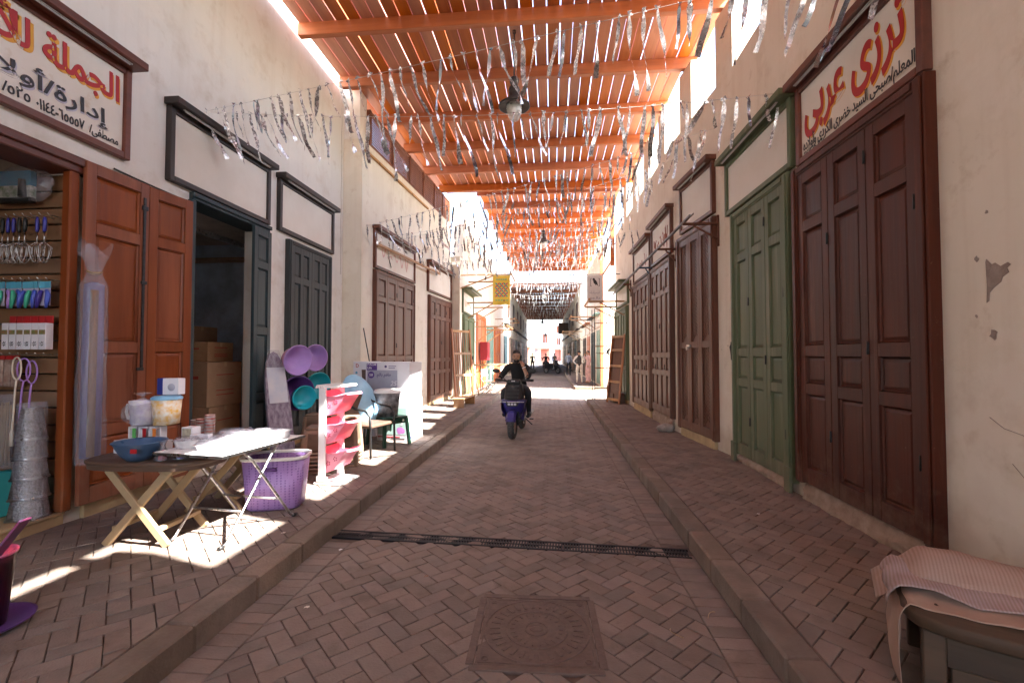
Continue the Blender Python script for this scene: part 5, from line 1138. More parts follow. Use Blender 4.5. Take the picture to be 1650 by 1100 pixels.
for i in range(10):
    y = 31.5 + 2.9 * i; garland('foil garland hanging below the dark old roof', (-3.0, y, 5.75 - .06 * i), (2.1 - .05 * i, y, 5.85 - .06 * i), .25, .2, 40 + i, 1.0, far=True)

# ================================================================== FAR PART OF THE STREET
RZ3 = PI / 2
def fdoor(label, X, y0, y1, z0, z1, leaves, m, side): 
    L = y1 - y0; t = thing('shopfront', label, 'door', (X, y0 if side < 0 else y1, 0), PI / 2 if side < 0 else -PI / 2); lw = L / leaves
    door_frame(t, 0, L, z0, z1, M[m], w_=.07); part(t, 'backing', M[m], lambda b: b.box(.001, L - .001, -.004, .004, z0, z1))
    for i in range(leaves): leaf_part(t, i * lw + .003, z0, lw - .006, z1 - z0, (.8, .4, 1.3), M[m], 1, -.024, stile=.07)
    return t
M['orangewood'] = wood('orange_varnish', (.55, .16, .05), (.42, .11, .03), 2, 7, .4, .1); M['mintpaint'] = wood('mint_paint', (.20, .34, .28), (.15, .27, .22), 2, 7, .5, .1); M['darkwood'] = wood('dark_shop_wood', (.075, .045, .032), (.05, .028, .02), 2, 7, .6, .1)
fdoor('green door with small sign just past the lattice end', -2.9, 14.55, 16.3, .2, 2.75, 2, 'green', -1); lsign('cream sign with orange script above far green door', 14.4, 16.4, 2.85, 3.6, M['green'], scrawl=('orange', .4, 1.5, 3.0, 3.4, 3), p=(-2.9, 14.4, 0), canopy=.35)
fdoor('orange varnished door standing in sunlight on the left', -2.9, 17.2, 19.2, .2, 3.0, 2, 'orangewood', -1); fdoor('narrow mint green door past the orange one', -2.9, 20.0, 21.6, .2, 2.7, 2, 'mintpaint', -1); fdoor('second orange varnished door before the dark roof', -2.9, 22.5, 24.6, .2, 2.8, 2, 'orangewood', -1)
t = thing('red_cabinet', 'bright red box cabinet standing by the orange door', 'cabinet', (-2.62, 17.6, PZ)); part(t, 'body', flat('cabred', (.28, .01, .02), .5), lambda b: b.box(-.15, .15, -.3, .3, 1.15, 1.85, .01)); part(t, 'stand', M['dkmetal'], lambda b: [b.box(sx * .12 - .02, sx * .12 + .02, sy * .25 - .02, sy * .25 + .02, 0, 1.149) for sx in (-1, 1) for sy in (-1, 1)])
# awning timbers projecting into the street
def bracket(label, x0, x1, y, z, drop, y2=None):
    t = thing('awning_trestle', label, 'awning frame'); y2 = y2 or y + 1.2
    for yy in (y, y2): part(t, 'arm', M['oldwood'], lambda b: b.bar((x0, yy, z), (x1, yy, z), .05, .05, .005)); part(t, 'brace', M['oldwood'], lambda b: b.bar((x0, yy, z - drop), (lerp(x0, x1, .7), yy, z - .03), .035, .035, .004))
    part(t, 'front_pole', M['oldwood'], lambda b: b.bar((x1, y - .2, z + .05), (x1, y2 + .2, z + .05), .05, .05, .005)); return t
bracket('high timber awning frame behind the yellow banner', -3.1, -1.3, 14.2, 4.02, .5, 15.6); bracket('timber awning frame over the far green door', -2.9, -1.6, 15.2, 3.25, .55, 16.8); bracket('low timber awning frame by the red cabinet', -2.9, -1.7, 17.0, 2.55, .6, 19.4); bracket('lowest pale timber awning frame near the folding chair', -2.9, -1.45, 16.4, 1.12, .3, 17.6)
bracket('pale timber awning frame behind the white sign', 2.06, 1.05, 13.2, 3.02, .4, 14.7); bracket('timber awning frame past the alley on the right', 2.1, .9, 22.0, 3.3, .6, 24.0); bracket('far timber awning frame under the dark roof', 2.0, .7, 30.0, 3.0, .6, 33.0); bracket('left far timber awning frame at the edge of dark roof', -2.9, -1.9, 23.0, 3.3, .5, 26)
# banners
t = thing('banner', 'yellow hanging banner with dotted pink and blue pattern', 'banner', (-1.98, 15.1, 3.165))
part(t, 'board', flat('banneryellow', (.88, .66, .08), .5, var=.02), lambda b: b.box(0, .54, -.012, .012, 0, .92, .003))
def dots_(b):
    for i in range(6):
        for j in range(6):
            if (i + j) % 2 == 0: b.bar((.08 + .065 * i, -.014, .25 + .075 * j), (.14 + .065 * i, -.014, .305 + .075 * j), .006, .034)
part(t, 'pink_pattern', flat('bannerpink', (.65, .05, .18), .5), dots_)
def dots2(b):
    for i in range(6):
        for j in range(6):
            if (i + j) % 2: b.bar((.14 + .065 * i, -.014, .25 + .075 * j), (.08 + .065 * i, -.014, .305 + .075 * j), .006, .034)
part(t, 'blue_pattern', M['aqua'], dots2); part(t, 'heading', flat('bannergreen', (.25, .55, .25), .5), lambda b: [b.box(.1 + .07 * i, .155 + .07 * i, -.015, -.011, .77, .815) for i in range(5)]); part(t, 'footer', M['bannergreen'], lambda b: [b.box(.08 + .085 * i, .14 + .085 * i, -.015, -.011, .12, .16) for i in range(5)])
part(t, 'hanger', M['dkmetal'], lambda b: b.tube([(-.9, 0, .97), (.6, 0, .97)], .012, 6)); t.scale = (1.067,) * 3
t = thing('hanging_sign', 'white hanging sign with a black bird emblem in a bracket frame', 'sign', (1.07, 14.1, 3.08))
part(t, 'board', M['white'], lambda b: b.box(0, .48, -.02, .02, 0, .85, .004)); part(t, 'emblem_frame', M['ink'], lambda b: (b.box(.10, .14, -.024, -.0202, .74, .752), b.box(.10, .112, -.024, -.0202, .52, .739), b.box(.10, .14, -.0242, -.0203, .508, .5199), b.box(.34, .38, -.024, -.0202, .74, .752), b.box(.368, .38, -.024, -.0202, .52, .739), b.box(.34, .38, -.0242, -.0203, .508, .5199)))
part(t, 'bird_emblem', M['ink'], lambda b: b.prism([(.16, .72), (.175, .75), (.205, .765), (.23, .75), (.235, .72), (.27, .69), (.30, .64), (.32, .57), (.335, .53), (.30, .545), (.275, .57), (.26, .53), (.245, .575), (.21, .60), (.19, .64), (.185, .69)], 0, .003, Matrix(((1, 0, 0, 0), (0, 0, -1, -.0203), (0, 1, 0, 0), (0, 0, 0, 1)))))
letters(t, 'pe.Ra', M['boxgrey'], .10, .40, .08, .20, -.0205, .0, arabic=False); part(t, 'script_line', M['boxgrey'], lambda b: (b.tube([(.08 + .03 * i, -.0215, .30 + .015 * math.sin(i * 2.1)) for i in range(11)], .006, 4), [b.box(x, x + .008, -.024, -.0202, .30, .37) for x in (.12, .2, .36)]))
part(t, 'hanger', M['dkmetal'], lambda b: (b.tube([(-.6, 0, .88), (1.0, 0, .88)], .012, 6), b.tube([(-.6, 0, .88), (-.6, 0, .55)], .012, 6), b.tube([(-.1, 0, .60), (-.6, 0, .55)], .01, 6)))
# bench, leaning frames, chair on the pavements
t = thing('low_bench', 'low raw timber bench on left pavement by the brown door', 'bench', (-2.35, 12.1, PZ), R(-6)); part(t, 'seat', M['oldwood'], lambda b: b.box(-.15, .15, -.55, .55, .21, .25, .006)); part(t, 'side', M['oldwood'], lambda b: b.box(-.14, .14, -.52, -.48, 0, .2095, .005)); part(t, 'side', M['oldwood'], lambda b: b.box(-.14, .14, .48, .52, 0, .2095, .005))
def lean_frame(label, loc, rz, tilt, wd, ht, bars, slats, m='timberZ', fill=None):
    t = thing('slatted_gate', label, 'frame', loc); t.rotation_euler = (tilt, 0, rz)
    for s in (-1, 1): part(t, 'stile', M[m], lambda b: b.box(s * wd / 2 - .03, s * wd / 2 + .03, -.02, .02, 0, ht, .004))
    for z_ in bars: part(t, 'rail', M['oldwood'], lambda b: b.box(-wd / 2 + .031, wd / 2 - .031, -.024, .018, z_ - .035, z_ + .035, .004))
    for i in range(slats):
        x = -wd / 2 + wd * (i + 1) / (slats + 1); part(t, 'slat', M[m], lambda b: b.box(x - .014, x + .014, -.001, .017, .05, ht - .05, .003))
    if fill: part(t, 'infill', M[fill], lambda b: b.box(-wd / 2 + .02, wd / 2 - .02, .0185, .024, .08, ht - .05))
    return t
lean_frame('tall slatted timber gate frame leaning beside far green door', (-2.62, 13.55, PZ), R(60), R(-5), .80, 2.15, (.06, .75, 1.4, 2.08), 7)
lean_frame('narrow timber frame panel leaning by pale green door', (1.70, 13.1, PZ), R(-66), R(-6), .62, 1.95, (.1, .6, 1.05, 1.5, 1.88), 0, fill='walnut')
t = thing('metal_rack', 'rusty open metal rack frame standing at the pavement corner', 'rack', (1.50, 13.95, PZ), R(6))
part(t, 'upright', M['dkmetal'], lambda b: (b.box(-.24, -.22, -.01, .01, 0, 2.75), b.box(-.24, -.22, .38, .40, 0, 2.75))); part(t, 'upright', M['dkmetal'], lambda b: (b.box(.22, .24, -.01, .01, 0, 2.6), b.box(.22, .24, .38, .40, 0, 2.6)))
for z_ in (.35, .95, 1.6, 2.3): part(t, 'rung', M['oldwood'], lambda b: b.box(-.219, .219, -.015, .015, z_, z_ + .03, .003))
part(t, 'rag', M['black'], lambda b: (b.tube([(.2, -.03, 1.55), (.16, -.05, 1.45), (.19, -.04, 1.33)], [.02, .035, .01], 6), b.tube([(.2, -.03, 1.42), (.0, -.03, 1.40), (-.2, -.02, 1.41)], [.012, .015, .006], 6)))
t = thing('wooden_crate', 'small brown wooden crate below the pale green door', 'crate', (1.88, 13.35, PZ), .1); part(t, 'body', M['walnut'], lambda b: b.box(-.2, .2, -.2, .2, 0, .24, .008)); part(t, 'lid', M['walnut'], lambda b: b.box(-.21, .21, -.21, .21, .241, .262, .005))
t = thing('folding_chair', 'metal folding chair in the sunlight on the left pavement', 'chair', (-2.15, 15.6, PZ), R(70)); part(t, 'seat', M['oldwood'], lambda b: b.box(-.2, .2, -.2, .2, .43, .45, .005)); part(t, 'backrest', M['lavender'], lambda b: b.box(-.2, .2, .2, .22, .62, .85, .006))
for sx in (-1, 1): part(t, 'leg', M['metal'], lambda b: b.tube([(sx * .21, -.22, 0), (sx * .21, .2, .5), (sx * .21, .23, .86)], .012, 6)); part(t, 'leg', M['metal'], lambda b: b.tube([(sx * .19, .25, 0), (sx * .19, -.18, .43)], .012, 6))
for i, (x, y, dx, h) in enumerate(((-2.45, 15.2, .35, 1.5), (-2.5, 15.4, .25, 1.2))):
    t = thing('broom', 'wooden broom handle leaning by the folding chair' if i else 'long wooden pole leaning beside the far green door', 'broom', (x, y, PZ)); part(t, 'handle', M['timberZ'], lambda b: b.tube([(0, 0, 0), (-dx, .1, h)], .016, 6)); part(t, 'head', M['dkmetal'], lambda b: b.box(-dx - .03, -dx + .03, .06, .14, h, h + .1, .01))
# right building past the alley and the shaded far facades
def facade(label, X0, y0, X1, y1, zt, side, m, doors, wins=()):
    t = thing('shop_building', label, 'building', (X0, y0, 0), math.atan2(y1 - y0, X1 - X0)); L = math.hypot(y1 - y0, X1 - X0)
    s = 1 if side < 0 else -1                        # street side is local -Y*s
    part(t, 'wall', m, lambda b: b.box(0, L, min(0, s * 2.5), max(0, s * 2.5), -.05, zt))
    for (a, c, z1_, dm) in doors:
        fr = part(t, 'door', M[dm], lambda b: b.box(a, c, min(-s * .03, s * .01), max(-s * .03, s * .01), .2, z1_, .006)); n = max(2, int((c - a) / .5))
        for i in range(n):
            x0_ = a + (c - a) * (i + .14) / n; x1_ = a + (c - a) * (i + .86) / n
            for za, zb_ in ((.35, .95), (1.05, z1_ - .6), (z1_ - .5, z1_ - .12)): part(fr, 'panel', M[dm], lambda b: b.box(x0_, x1_, min(-s * .045, -s * .029), max(-s * .045, -s * .029), za, zb_, .006))
        part(t, 'sign_board', M['signboard'], lambda b: b.box(a, c, min(-s * .05, s * .01), max(-s * .05, s * .01), z1_ + .12, z1_ + .65, .006)); part(t, 'canopy', M[dm], lambda b: b.box(a - .05, c + .05, min(-s * .25, s * .01), max(-s * .25, s * .01), z1_ + .67, z1_ + .74, .006))
    for (a, c, za, zb_) in wins:
        wf = part(t, 'window', M['walnut'], lambda b: b.box(a, c, min(-s * .03, s * .01), max(-s * .03, s * .01), za, zb_, .005)); part(wf, 'shutter', M['darkwood'], lambda b: (b.box(a + .06, (a + c) / 2 - .02, min(-s * .04, -s * .029), max(-s * .04, -s * .029), za + .06, zb_ - .06), b.box((a + c) / 2 + .02, c - .06, min(-s * .04, -s * .029), max(-s * .04, -s * .029), za + .06, zb_ - .06)))
    return t
facade('cream shop building with teal doors past the alley', 2.1, 19.9, 1.95, 31, 6.2, 1, M['plaster'], [(.15, 1.6, 2.6, 'mintpaint'), (2.4, 4.2, 2.6, 'teal'), (5.0, 6.6, 2.5, 'orangewood'), (7.4, 9.4, 2.5, 'darkwood')])
facade('shaded right-hand shop row under the dark roof', 1.95, 31.05, 1.3, 66, 6.2, 1, M['plaster'], [(1 + 3.4 * i, 3.6 + 3.4 * i, 2.6, ('darkwood', 'teal', 'walnut')[i % 3]) for i in range(9)], [(3 + 5 * i, 4.4 + 5 * i, 4.0, 5.4) for i in range(6)])
facade('shaded left-hand shop row under the dark roof', -2.95, 27.1, -3.4, 62, 6.2, -1, M['plaster'], [(.6 + 3.4 * i, 3.2 + 3.4 * i, 2.7, ('teal', 'darkwood', 'walnut')[i % 3]) for i in range(10)], [(3 + 5 * i, 4.4 + 5 * i, 4.0, 5.4) for i in range(6)])
t = thing('balcony', 'dark wooden balcony hung on the right-hand row', 'balcony', (1.5, 46, 3.6)); part(t, 'floor', M['darkwood'], lambda b: b.box(-.9, .1, -1.2, 1.2, 0, .12, .01)); part(t, 'screen', M['darkwood'], lambda b: b.box(-.9, -.86, -1.2, 1.2, .121, 1.0, .005)); part(t, 'screen', M['darkwood'], lambda b: b.box(-.855, .1, -1.2, -1.16, .121, 1.0, .005)); part(t, 'post', M['darkwood'], lambda b: b.box(-.86, -.8, -1.15, -1.1, -3.6, -.001)); part(t, 'rail', M['darkwood'], lambda b: (b.box(-.88, .1, -1.19, -1.15, 1.4, 1.46), b.box(-.88, -.84, -1.19, -1.15, 1.001, 1.46), b.box(-.4, -.36, -1.19, -1.15, 1.001, 1.4)))
M['paleblue'] = plaster('pale_house_plaster', (.74, .74, .76), (.68, .68, .70), (.6, .6, .62))
def house(label, x0, x1, y, d, zt, m, rows, shops=True):
    t = thing('house', label, 'building', (x0, y, 0)); L = x1 - x0; part(t, 'wall', m, lambda b: b.box(0, L, 0, d, -.05, zt)); part(t, 'cornice', m, lambda b: b.box(-.1, L + .1, -.15, d, zt + .002, zt + .2)); n = max(1, int(L / 2.2))
    for za, zb_ in rows:
        for i in range(n):
            xc = L * (i + .5) / n; wf = part(t, 'window', M['boxgrey'], lambda b: b.box(xc - .5, xc + .5, -.04, .01, za, zb_, .01))
            for s in (-1, 1): part(wf, 'shutter', M['walnut'] if i % 2 else M['paleteal'], lambda b: b.box(xc + s * .24 - .2, xc + s * .24 + .2, -.07, -.041, za + .08, zb_ - .08, .005))
    if shops:
        for i in range(n): xc = L * (i + .5) / n; part(t, 'shop_door', M['fadedred'] if i % 2 else M['boxgrey'], lambda b: b.box(xc - .8, xc + .8, -.05, .01, .1, 2.5, .01))
        part(t, 'awning', M['stoolbrown'], lambda b: b.prism([(0, 2.9), (-1.4, 2.6), (-1.4, 2.66), (0, 3.0)], 0, L, Matrix(((0, 0, 1, 0), (1, 0, 0, 0), (0, 1, 0, 0), (0, 0, 0, 1)))))
    return t
house('pale two storey house with shutters closing the far end', -9, -.2, 84, 6, 7.0, M['paleblue'], [(3.6, 5.4)]); house('yellow low house beside the pale house at the far end', -9, -3.0, 70, 5, 5.2, M['plasterY'], [(3.4, 4.6)]); house('tall white house behind the far lane', -2, 7, 100, 6, 8.6, M['paleblue'], [(3.6, 5.2), (6.2, 7.8)]); house('low house on the right of the far lane', 2.2, 8, 74, 5, 4.2, M['plaster'], [])

# ================================================================== PEOPLE AND SCOOTERS
def skin(joints, bones, root, sub=2):
    """continuous skinned surface from joints {name:(pos, radius)} and bones [(a, b, material index)]; returns verts, faces, mats"""
    names = list(joints); idx = {n: i for i, n in enumerate(names)}
    me = bpy.data.meshes.new('tmp'); me.from_pydata([joints[n][0] for n in names], [(idx[a], idx[b]) for a, b, _ in bones], []); o = bpy.data.objects.new('tmp', me); COL.objects.link(o)
    md = o.modifiers.new('s', 'SKIN'); md.use_smooth_shade = True; md.branch_smoothing = .4
    for n in names:
        sv = me.skin_vertices[0].data[idx[n]]; r_ = joints[n][1]; sv.radius = (r_, r_) if not isinstance(r_, tuple) else r_; sv.use_root = n == root
    ss = o.modifiers.new('d', 'SUBSURF'); ss.levels = sub; ss.render_levels = sub
    dg = bpy.context.evaluated_depsgraph_get(); ev = bpy.data.meshes.new_from_object(o.evaluated_get(dg))
    vs = [v.co.copy() for v in ev.vertices]; fs = [tuple(p.vertices) for p in ev.polygons]; ms = []
    seg = [(Vector(joints[a][0]), Vector(joints[b][0]), m) for a, b, m in bones]
    rad = {}
    for (a, b, m), (na, nb, _) in zip(seg, bones): q = lambda r_: r_[0] if isinstance(r_, tuple) else r_; rad[id(a)] = .5 * (q(joints[na][1]) + q(joints[nb][1]))
    for p in ev.polygons:
        c = p.center; best = 1e9; bm = 0
        for a, b, m in seg:
            ab = b - a; t = max(0, min(1, (c - a).dot(ab) / ab.length_squared)); d = (a + ab * t - c).length
            d /= rad[id(a)]
            if d < best: best, bm = d, m
        ms.append(bm)
    bpy.data.objects.remove(o); bpy.data.meshes.remove(me); bpy.data.meshes.remove(ev); return vs, fs, ms
def add_skin(b, res):
    vs, fs, ms = res; n = len(b.v); b.v += [tuple(v) for v in vs]
    for f_, m in zip(fs, ms): b.f.append([i + n for i in f_]); b.m.append(m); b.sm.append(True)
def head(b, c, s, yaw, skin_i, beard_i=None, eye_i=None, tilt=0.0):
    """head of height .23*s centred at c facing local -Y turned by yaw"""
    Mx = Matrix.Translation(c) @ Matrix.Rotation(yaw, 4, 'Z') @ Matrix.Rotation(tilt, 4, 'X') @ Matrix.Scale(s, 4); st = len(b.v)
    b.mi = skin_i; b.ball((0, .005, .02), (.074, .092, .098), 20, 14); b.ball((0, -.02, -.052), (.052, .062, .066), 16, 10)
    b.add([(-.012, -.088, -.022), (.012, -.088, -.022), (0, -.112, -.026), (0, -.088, .022), (0, -.084, -.03)], [(0, 2, 3), (2, 1, 3), (0, 4, 2), (2, 4, 1)])
    for x in (-1, 1): b.ball((x * .076, .012, -.005), (.012, .022, .032), 8, 6)
    if beard_i is not None:
        b.mi = beard_i; b.ball((0, -.028, -.072), (.054, .058, .055), 16, 10); b.ball((0, -.082, -.044), (.028, .01, .006), 8, 6)
        b.mi = skin_i; b.ball((0, -.083, -.056), (.018, .008, .005), 8, 6)
    if eye_i is not None:
        b.mi = eye_i
        for x in (-1, 1): b.ball((x * .03, -.083, .004), (.010, .006, .0035), 8, 6); b.bar((x * .016, -.089, .020), (x * .046, -.081, .021), .006, .004)
    for i in range(st, len(b.v)): b.v[i] = tuple(Mx @ Vector(b.v[i]))
def hair_part(parent, c, s, yaw, m, tilt=0.0, bald=False):
    Mx = Matrix.Translation(c) @ Matrix.Rotation(yaw, 4, 'Z') @ Matrix.Rotation(tilt, 4, 'X') @ Matrix.Scale(s, 4)
    def f(b):
        b.ball((0, .014, .045), (.080, .090, .088), 20, 14)
        b.v = [tuple(Mx @ (Vector((v[0], v[1], max(v[2], .062 - .4 * min(0, v[1]) * 0 if v[1] < -.02 else .062 - (v[1] + .02) * 2.2))) * (1 + .04 * noise.noise(Vector(v) * 60)))) for v in b.v]
    return part(parent, 'hair', m, f)
def hand(b, w_, d, up, s, skin_i, curl=.6, side=1):
    """palm and five curled fingers from wrist w_ along direction d; up = back of the hand"""
    d = Vector(d).normalized(); up = Vector(up); up = (up - d * up.dot(d)).normalized(); x = d.cross(up) * side; w_ = Vector(w_); o = b.mi; b.mi = skin_i
    b.bar(w_, w_ + d * .075 * s, .07 * s, .028 * s, .01 * s, up=up)
    for i, (off, L) in enumerate(((-.027, .062), (-.009, .072), (.009, .068), (.027, .052))):
        p0 = w_ + d * .07 * s + x * off * s; p1 = p0 + (d * math.cos(curl * .5) - up * math.sin(curl * .5)) * L * .5 * s; p2 = p1 + (d * math.cos(curl * 1.6) - up * math.sin(curl * 1.6)) * L * .5 * s
        b.tube([p0, p1, p2], [.009 * s, .0085 * s, .007 * s], 6)
    p0 = w_ + d * .02 * s - x * .033 * s; b.tube([p0, p0 + (d - x * .9) .normalized() * .03 * s - up * .008 * s, p0 + (d * 1.1 - x * .5).normalized() * .058 * s - up * .02 * s], [.012 * s, .011 * s, .008 * s], 6); b.mi = o
M['skin'] = mat('skin', (.44, .25, .165), .55, var=.06, sss=.05); M['hair'] = mat('black_hair', (.010, .008, .008), .5, scale=60, bump=.5); M['tee'] = mat('black_cloth', (.012, .012, .014), .85, bump=.3, bscale=25); M['trouser'] = mat('dark_trousers', (.018, .018, .021), .85, bump=.3, bscale=25)
M['greyhair'] = mat('grey_hair', (.10, .09, .085), .6, scale=60, bump=.4); M['galabiya'] = mat('pink_galabiya', (.62, .42, .42), .85, bump=.4, bscale=14); M['creamcloth'] = mat('cream_trousers', (.66, .60, .50), .85, bump=.3, bscale=14); M['jacketdark'] = mat('dark_jacket', (.03, .028, .03), .8, bump=.2); M['jacketwhite'] = mat('white_jacket_sleeve', (.62, .60, .55), .8, bump=.2); M['blueshirt'] = mat('blue_grey_shirt', (.22, .25, .32), .85)
flat('scootpurple', (.036, .028, .17), .3, coat=.4); M['tyre'] = mat('tyre', (.055, .052, .050), .85, scale=30, bump=.6); M['dustgrey'] = mat('dusty_tyre', (.10, .095, .09), .9, scale=30, bump=.6); M['shield'] = mat('matt_black_shield', (.018, .018, .02), .5)
def scooter(label, loc, rz, mp):
    t = thing('motor_scooter', label, 'scooter', loc, rz)
    def tyre(b, y, r_): b.lathe([(r_ - .085, -.045), (r_ - .03, -.058), (r_ - .006, -.04), (r_, -.015), (r_, .015), (r_ - .006, .04), (r_ - .03, .058), (r_ - .085, .045)], 36, Matrix.Translation((0, y, r_)) @ Matrix.Rotation(PI / 2, 4, 'Y'))
    for y in (0, 1.22):
        wl_ = part(t, 'wheel', M['tyre'], lambda b: tyre(b, y, .245)); part(wl_, 'rim', M['metal'], lambda b: b.lathe([(.02, -.04), (.15, -.036), (.165, -.045), (.165, .045), (.15, .036), (.02, .04)], 24, Matrix.Translation((0, y, .245)) @ Matrix.Rotation(PI / 2, 4, 'Y')))
        part(wl_, 'tread', M['dustgrey'], lambda b: [b.box(-.03 + .02 * (q % 2), .0 + .02 * (q % 2), -.006, .006, -.004, .003, 0, Matrix.Translation((0, y, .245)) @ Matrix.Rotation(2 * PI * q / 40, 4, 'X') @ Matrix.Translation((0, 0, .245))) for q in range(40)])
    def fender(b):
        for i in range(9):
            a0, a1 = R(20 + 16 * i), R(20 + 16 * (i + 1)); r_ = .275
            for k, (x0, x1, dr0, dr1) in enumerate(((-.085, -.05, -.05, 0), (-.05, .05, 0, 0), (.05, .085, 0, -.05))):
                q = lambda a, x, dr: (x, -math.cos(a) * (r_ + dr), .245 + math.sin(a) * (r_ + dr)); b.add([q(a0, x0, dr0), q(a0, x1, dr1), q(a1, x1, dr1), q(a1, x0, dr0)], [(0, 1, 2, 3)])
        b.sm = [True] * len(b.sm)
    part(t, 'front_fender', M[mp], fender)
    for s in (-1, 1): part(t, 'fork', M['dkmetal'], lambda b: b.tube([(s * .095, 0, .245), (s * .085, .10, .55), (s * .05, .16, .80)], .02, 8))
    def loft(b, secs, n=16):
        b.grid(lambda u, v: (lambda z_, hw, yf, yb: (hw * math.sin((u - .5) * PI), lerp(yb, yf, math.cos((u - .5) * PI) ** .55 if abs(u - .5) < .4999 else 0), z_))(*[lerp(secs[int(min(v * (len(secs) - 1), len(secs) - 1.0001))][k], secs[int(min(v * (len(secs) - 1), len(secs) - 1.0001)) + 1][k], v * (len(secs) - 1) - int(min(v * (len(secs) - 1), len(secs) - 1.0001))) for k in range(4)]), n, (len(secs) - 1) * 3)
    part(t, 'front_fairing', M[mp], lambda b: loft(b, [(.36, .10, .16, .28), (.46, .17, .05, .26), (.56, .20, -.02, .25), (.645, .225, -.05, .25), (.675, .23, -.03, .25), (.69, .18, .0, .25)]))
    part(t, 'front_shield', M['shield'], lambda b: loft(b, [(.655, .17, -.035, .24), (.74, .175, .02, .24), (.86, .165, .07, .25), (.95, .155, .10, .26), (.985, .12, .14, .26)]))
    part(t, 'shield_slats', M['black'], lambda b: [b.box(-.10, .10, -.02 + .035 * q, .0 + .035 * q + .04, .72 + .065 * q, .735 + .065 * q, .004) for q in range(4)])
    part(t, 'light_bar', M['metal'], lambda b: b.box(-.215, .215, -.062, -.045, .652, .664, .003)); part(t, 'plate', flat('platewhite', (.5, .5, .55), .4), lambda b: [b.box(-.075 + .055 * q, -.035 + .055 * q, -.066, -.05, .60, .635, .002) for q in range(3)]); part(t, 'plate_panel', M['black'], lambda b: b.prism([(-.12, .65), (.12, .65), (.09, .58), (-.09, .58)], 0, .02, Matrix(((1, 0, 0, 0), (0, 0, -1, -.028), (0, 1, 0, 0), (0, 0, 0, 1)))))
    for s in (-1, 1): part(t, 'leg_shield', M[mp], lambda b: b.add([(s * .215, .0, .64), (s * .225, .2, .64), (s * .17, .24, .30), (s * .12, .1, .34), (s * .20, .0, .5)], [(0, 1, 2, 3, 4)]))
    part(t, 'floor_deck', M['shield'], lambda b: b.box(-.17, .17, .22, .62, .26, .33, .02)); part(t, 'body', M[mp], lambda b: (b.box(-.16, .16, .60, 1.35, .36, .70, .06))); part(t, 'saddle', M['black'], lambda b: b.box(-.15, .15, .55, 1.3, .70, .79, .035))
    part(t, 'handlebar', M['black'], lambda b: (b.tube([(-.34, .22, 1.03), (-.22, .19, 1.03), (-.08, .20, 1.0), (.08, .20, 1.0), (.22, .19, 1.03), (.34, .22, 1.03)], .018, 8), b.box(-.13, .13, .10, .24, .955, 1.045, .03)))
    for s in (-1, 1):
        part(t, 'grip', M['black'], lambda b: b.tube([(s * .22, .19, 1.03), (s * .35, .225, 1.03)], .024, 10)); part(t, 'lever', M['dkmetal'], lambda b: b.tube([(s * .19, .13, 1.02), (s * .34, .15, 1.01)], .007, 6))
        mi = part(t, 'mirror', M['black'], lambda b: (b.tube([(s * .16, .19, 1.04), (s * .23, .20, 1.10), (s * .29, .20, 1.17)], .008, 6), b.ball((s * .335, .20, 1.20), (.068, .018, .042), 14, 8)))
    part(t, 'badge', M['white'], lambda b: b.box(-.035, .03, .094, .102, 1.01, 1.022, .002))
    part(t, 'side_stand', M['dkmetal'], lambda b: (b.tube([(.17, .5, .3), (.27, .46, .22), (.30, .44, .20)], .012, 6), b.box(.24, .32, .50, .56, .28, .30, .005), b.tube([(.16, .9, .28), (.2, 1.4, .34)], .035, 10)))
    return t
SC = (-.71, 8.10, 0.003)
scooter('violet motor scooter with black front shield ridden down the road', SC, R(-4), 'scootpurple')
def person(label, loc, rz, group=None): return thing('person', label, 'person', loc, rz, group)
def body_part(t, joints, bones, mats, hd, root='pelvis', hands=(), sub=2, beard=None, eye=None, sk=0):
    b = MB(); add_skin(b, skin(joints, bones, root, sub)); c, s, yaw, tilt = hd; head(b, Vector(c), s, yaw, sk, beard, eye, tilt)
    for h in hands: hand(b, *h)
    return b.build('body', mats, t)
# rider: 0 skin 1 shirt 2 trousers 3 shoe 4 hair
t = person('rider in black shirt and trousers holding a phone to the ear on scooter', SC, R(-4))
J = {'pelvis': ((0, .82, .86), (.135, .11)), 'belly': ((0, .74, 1.0), (.15, .115)), 'chest': ((0, .64, 1.17), (.165, .12)), 'collar': ((0, .58, 1.29), (.10, .08)), 'neck': ((0, .55, 1.345), .052), 'skull': ((0, .53, 1.41), .05),
     'shR': ((-.185, .60, 1.255), .075), 'upR': ((-.25, .57, 1.16), .066), 'elR': ((-.335, .50, 1.02), .044), 'wrR': ((-.31, .29, 1.045), .03),
     'shL': ((.185, .60, 1.255), .075), 'upL': ((.235, .53, 1.17), .066), 'elL': ((.235, .40, 1.05), .046), 'wrL': ((.135, .42, 1.27), .030),
     'hpR': ((-.10, .76, .84), .10), 'knR': ((-.225, .36, .80), .075), 'anR': ((-.215, .46, .42), .045), 'ftR': ((-.22, .33, .365), .045),
     'hpL': ((.10, .76, .84), .10), 'knL': ((.235, .36, .80), .075), 'anL': ((.235, .48, .42), .045), 'ftL': ((.26, .35, .365), .045)}
B = [('pelvis', 'belly', 1), ('belly', 'chest', 1), ('chest', 'collar', 1), ('collar', 'neck', 0), ('neck', 'skull', 0), ('collar', 'shR', 1), ('shR', 'upR', 1), ('upR', 'elR', 1), ('elR', 'wrR', 0), ('collar', 'shL', 1), ('shL', 'upL', 1), ('upL', 'elL', 1), ('elL', 'wrL', 0), ('pelvis', 'hpR', 2), ('hpR', 'knR', 2), ('knR', 'anR', 2), ('anR', 'ftR', 3), ('pelvis', 'hpL', 2), ('hpL', 'knL', 2), ('knL', 'anL', 2), ('anL', 'ftL', 3)]
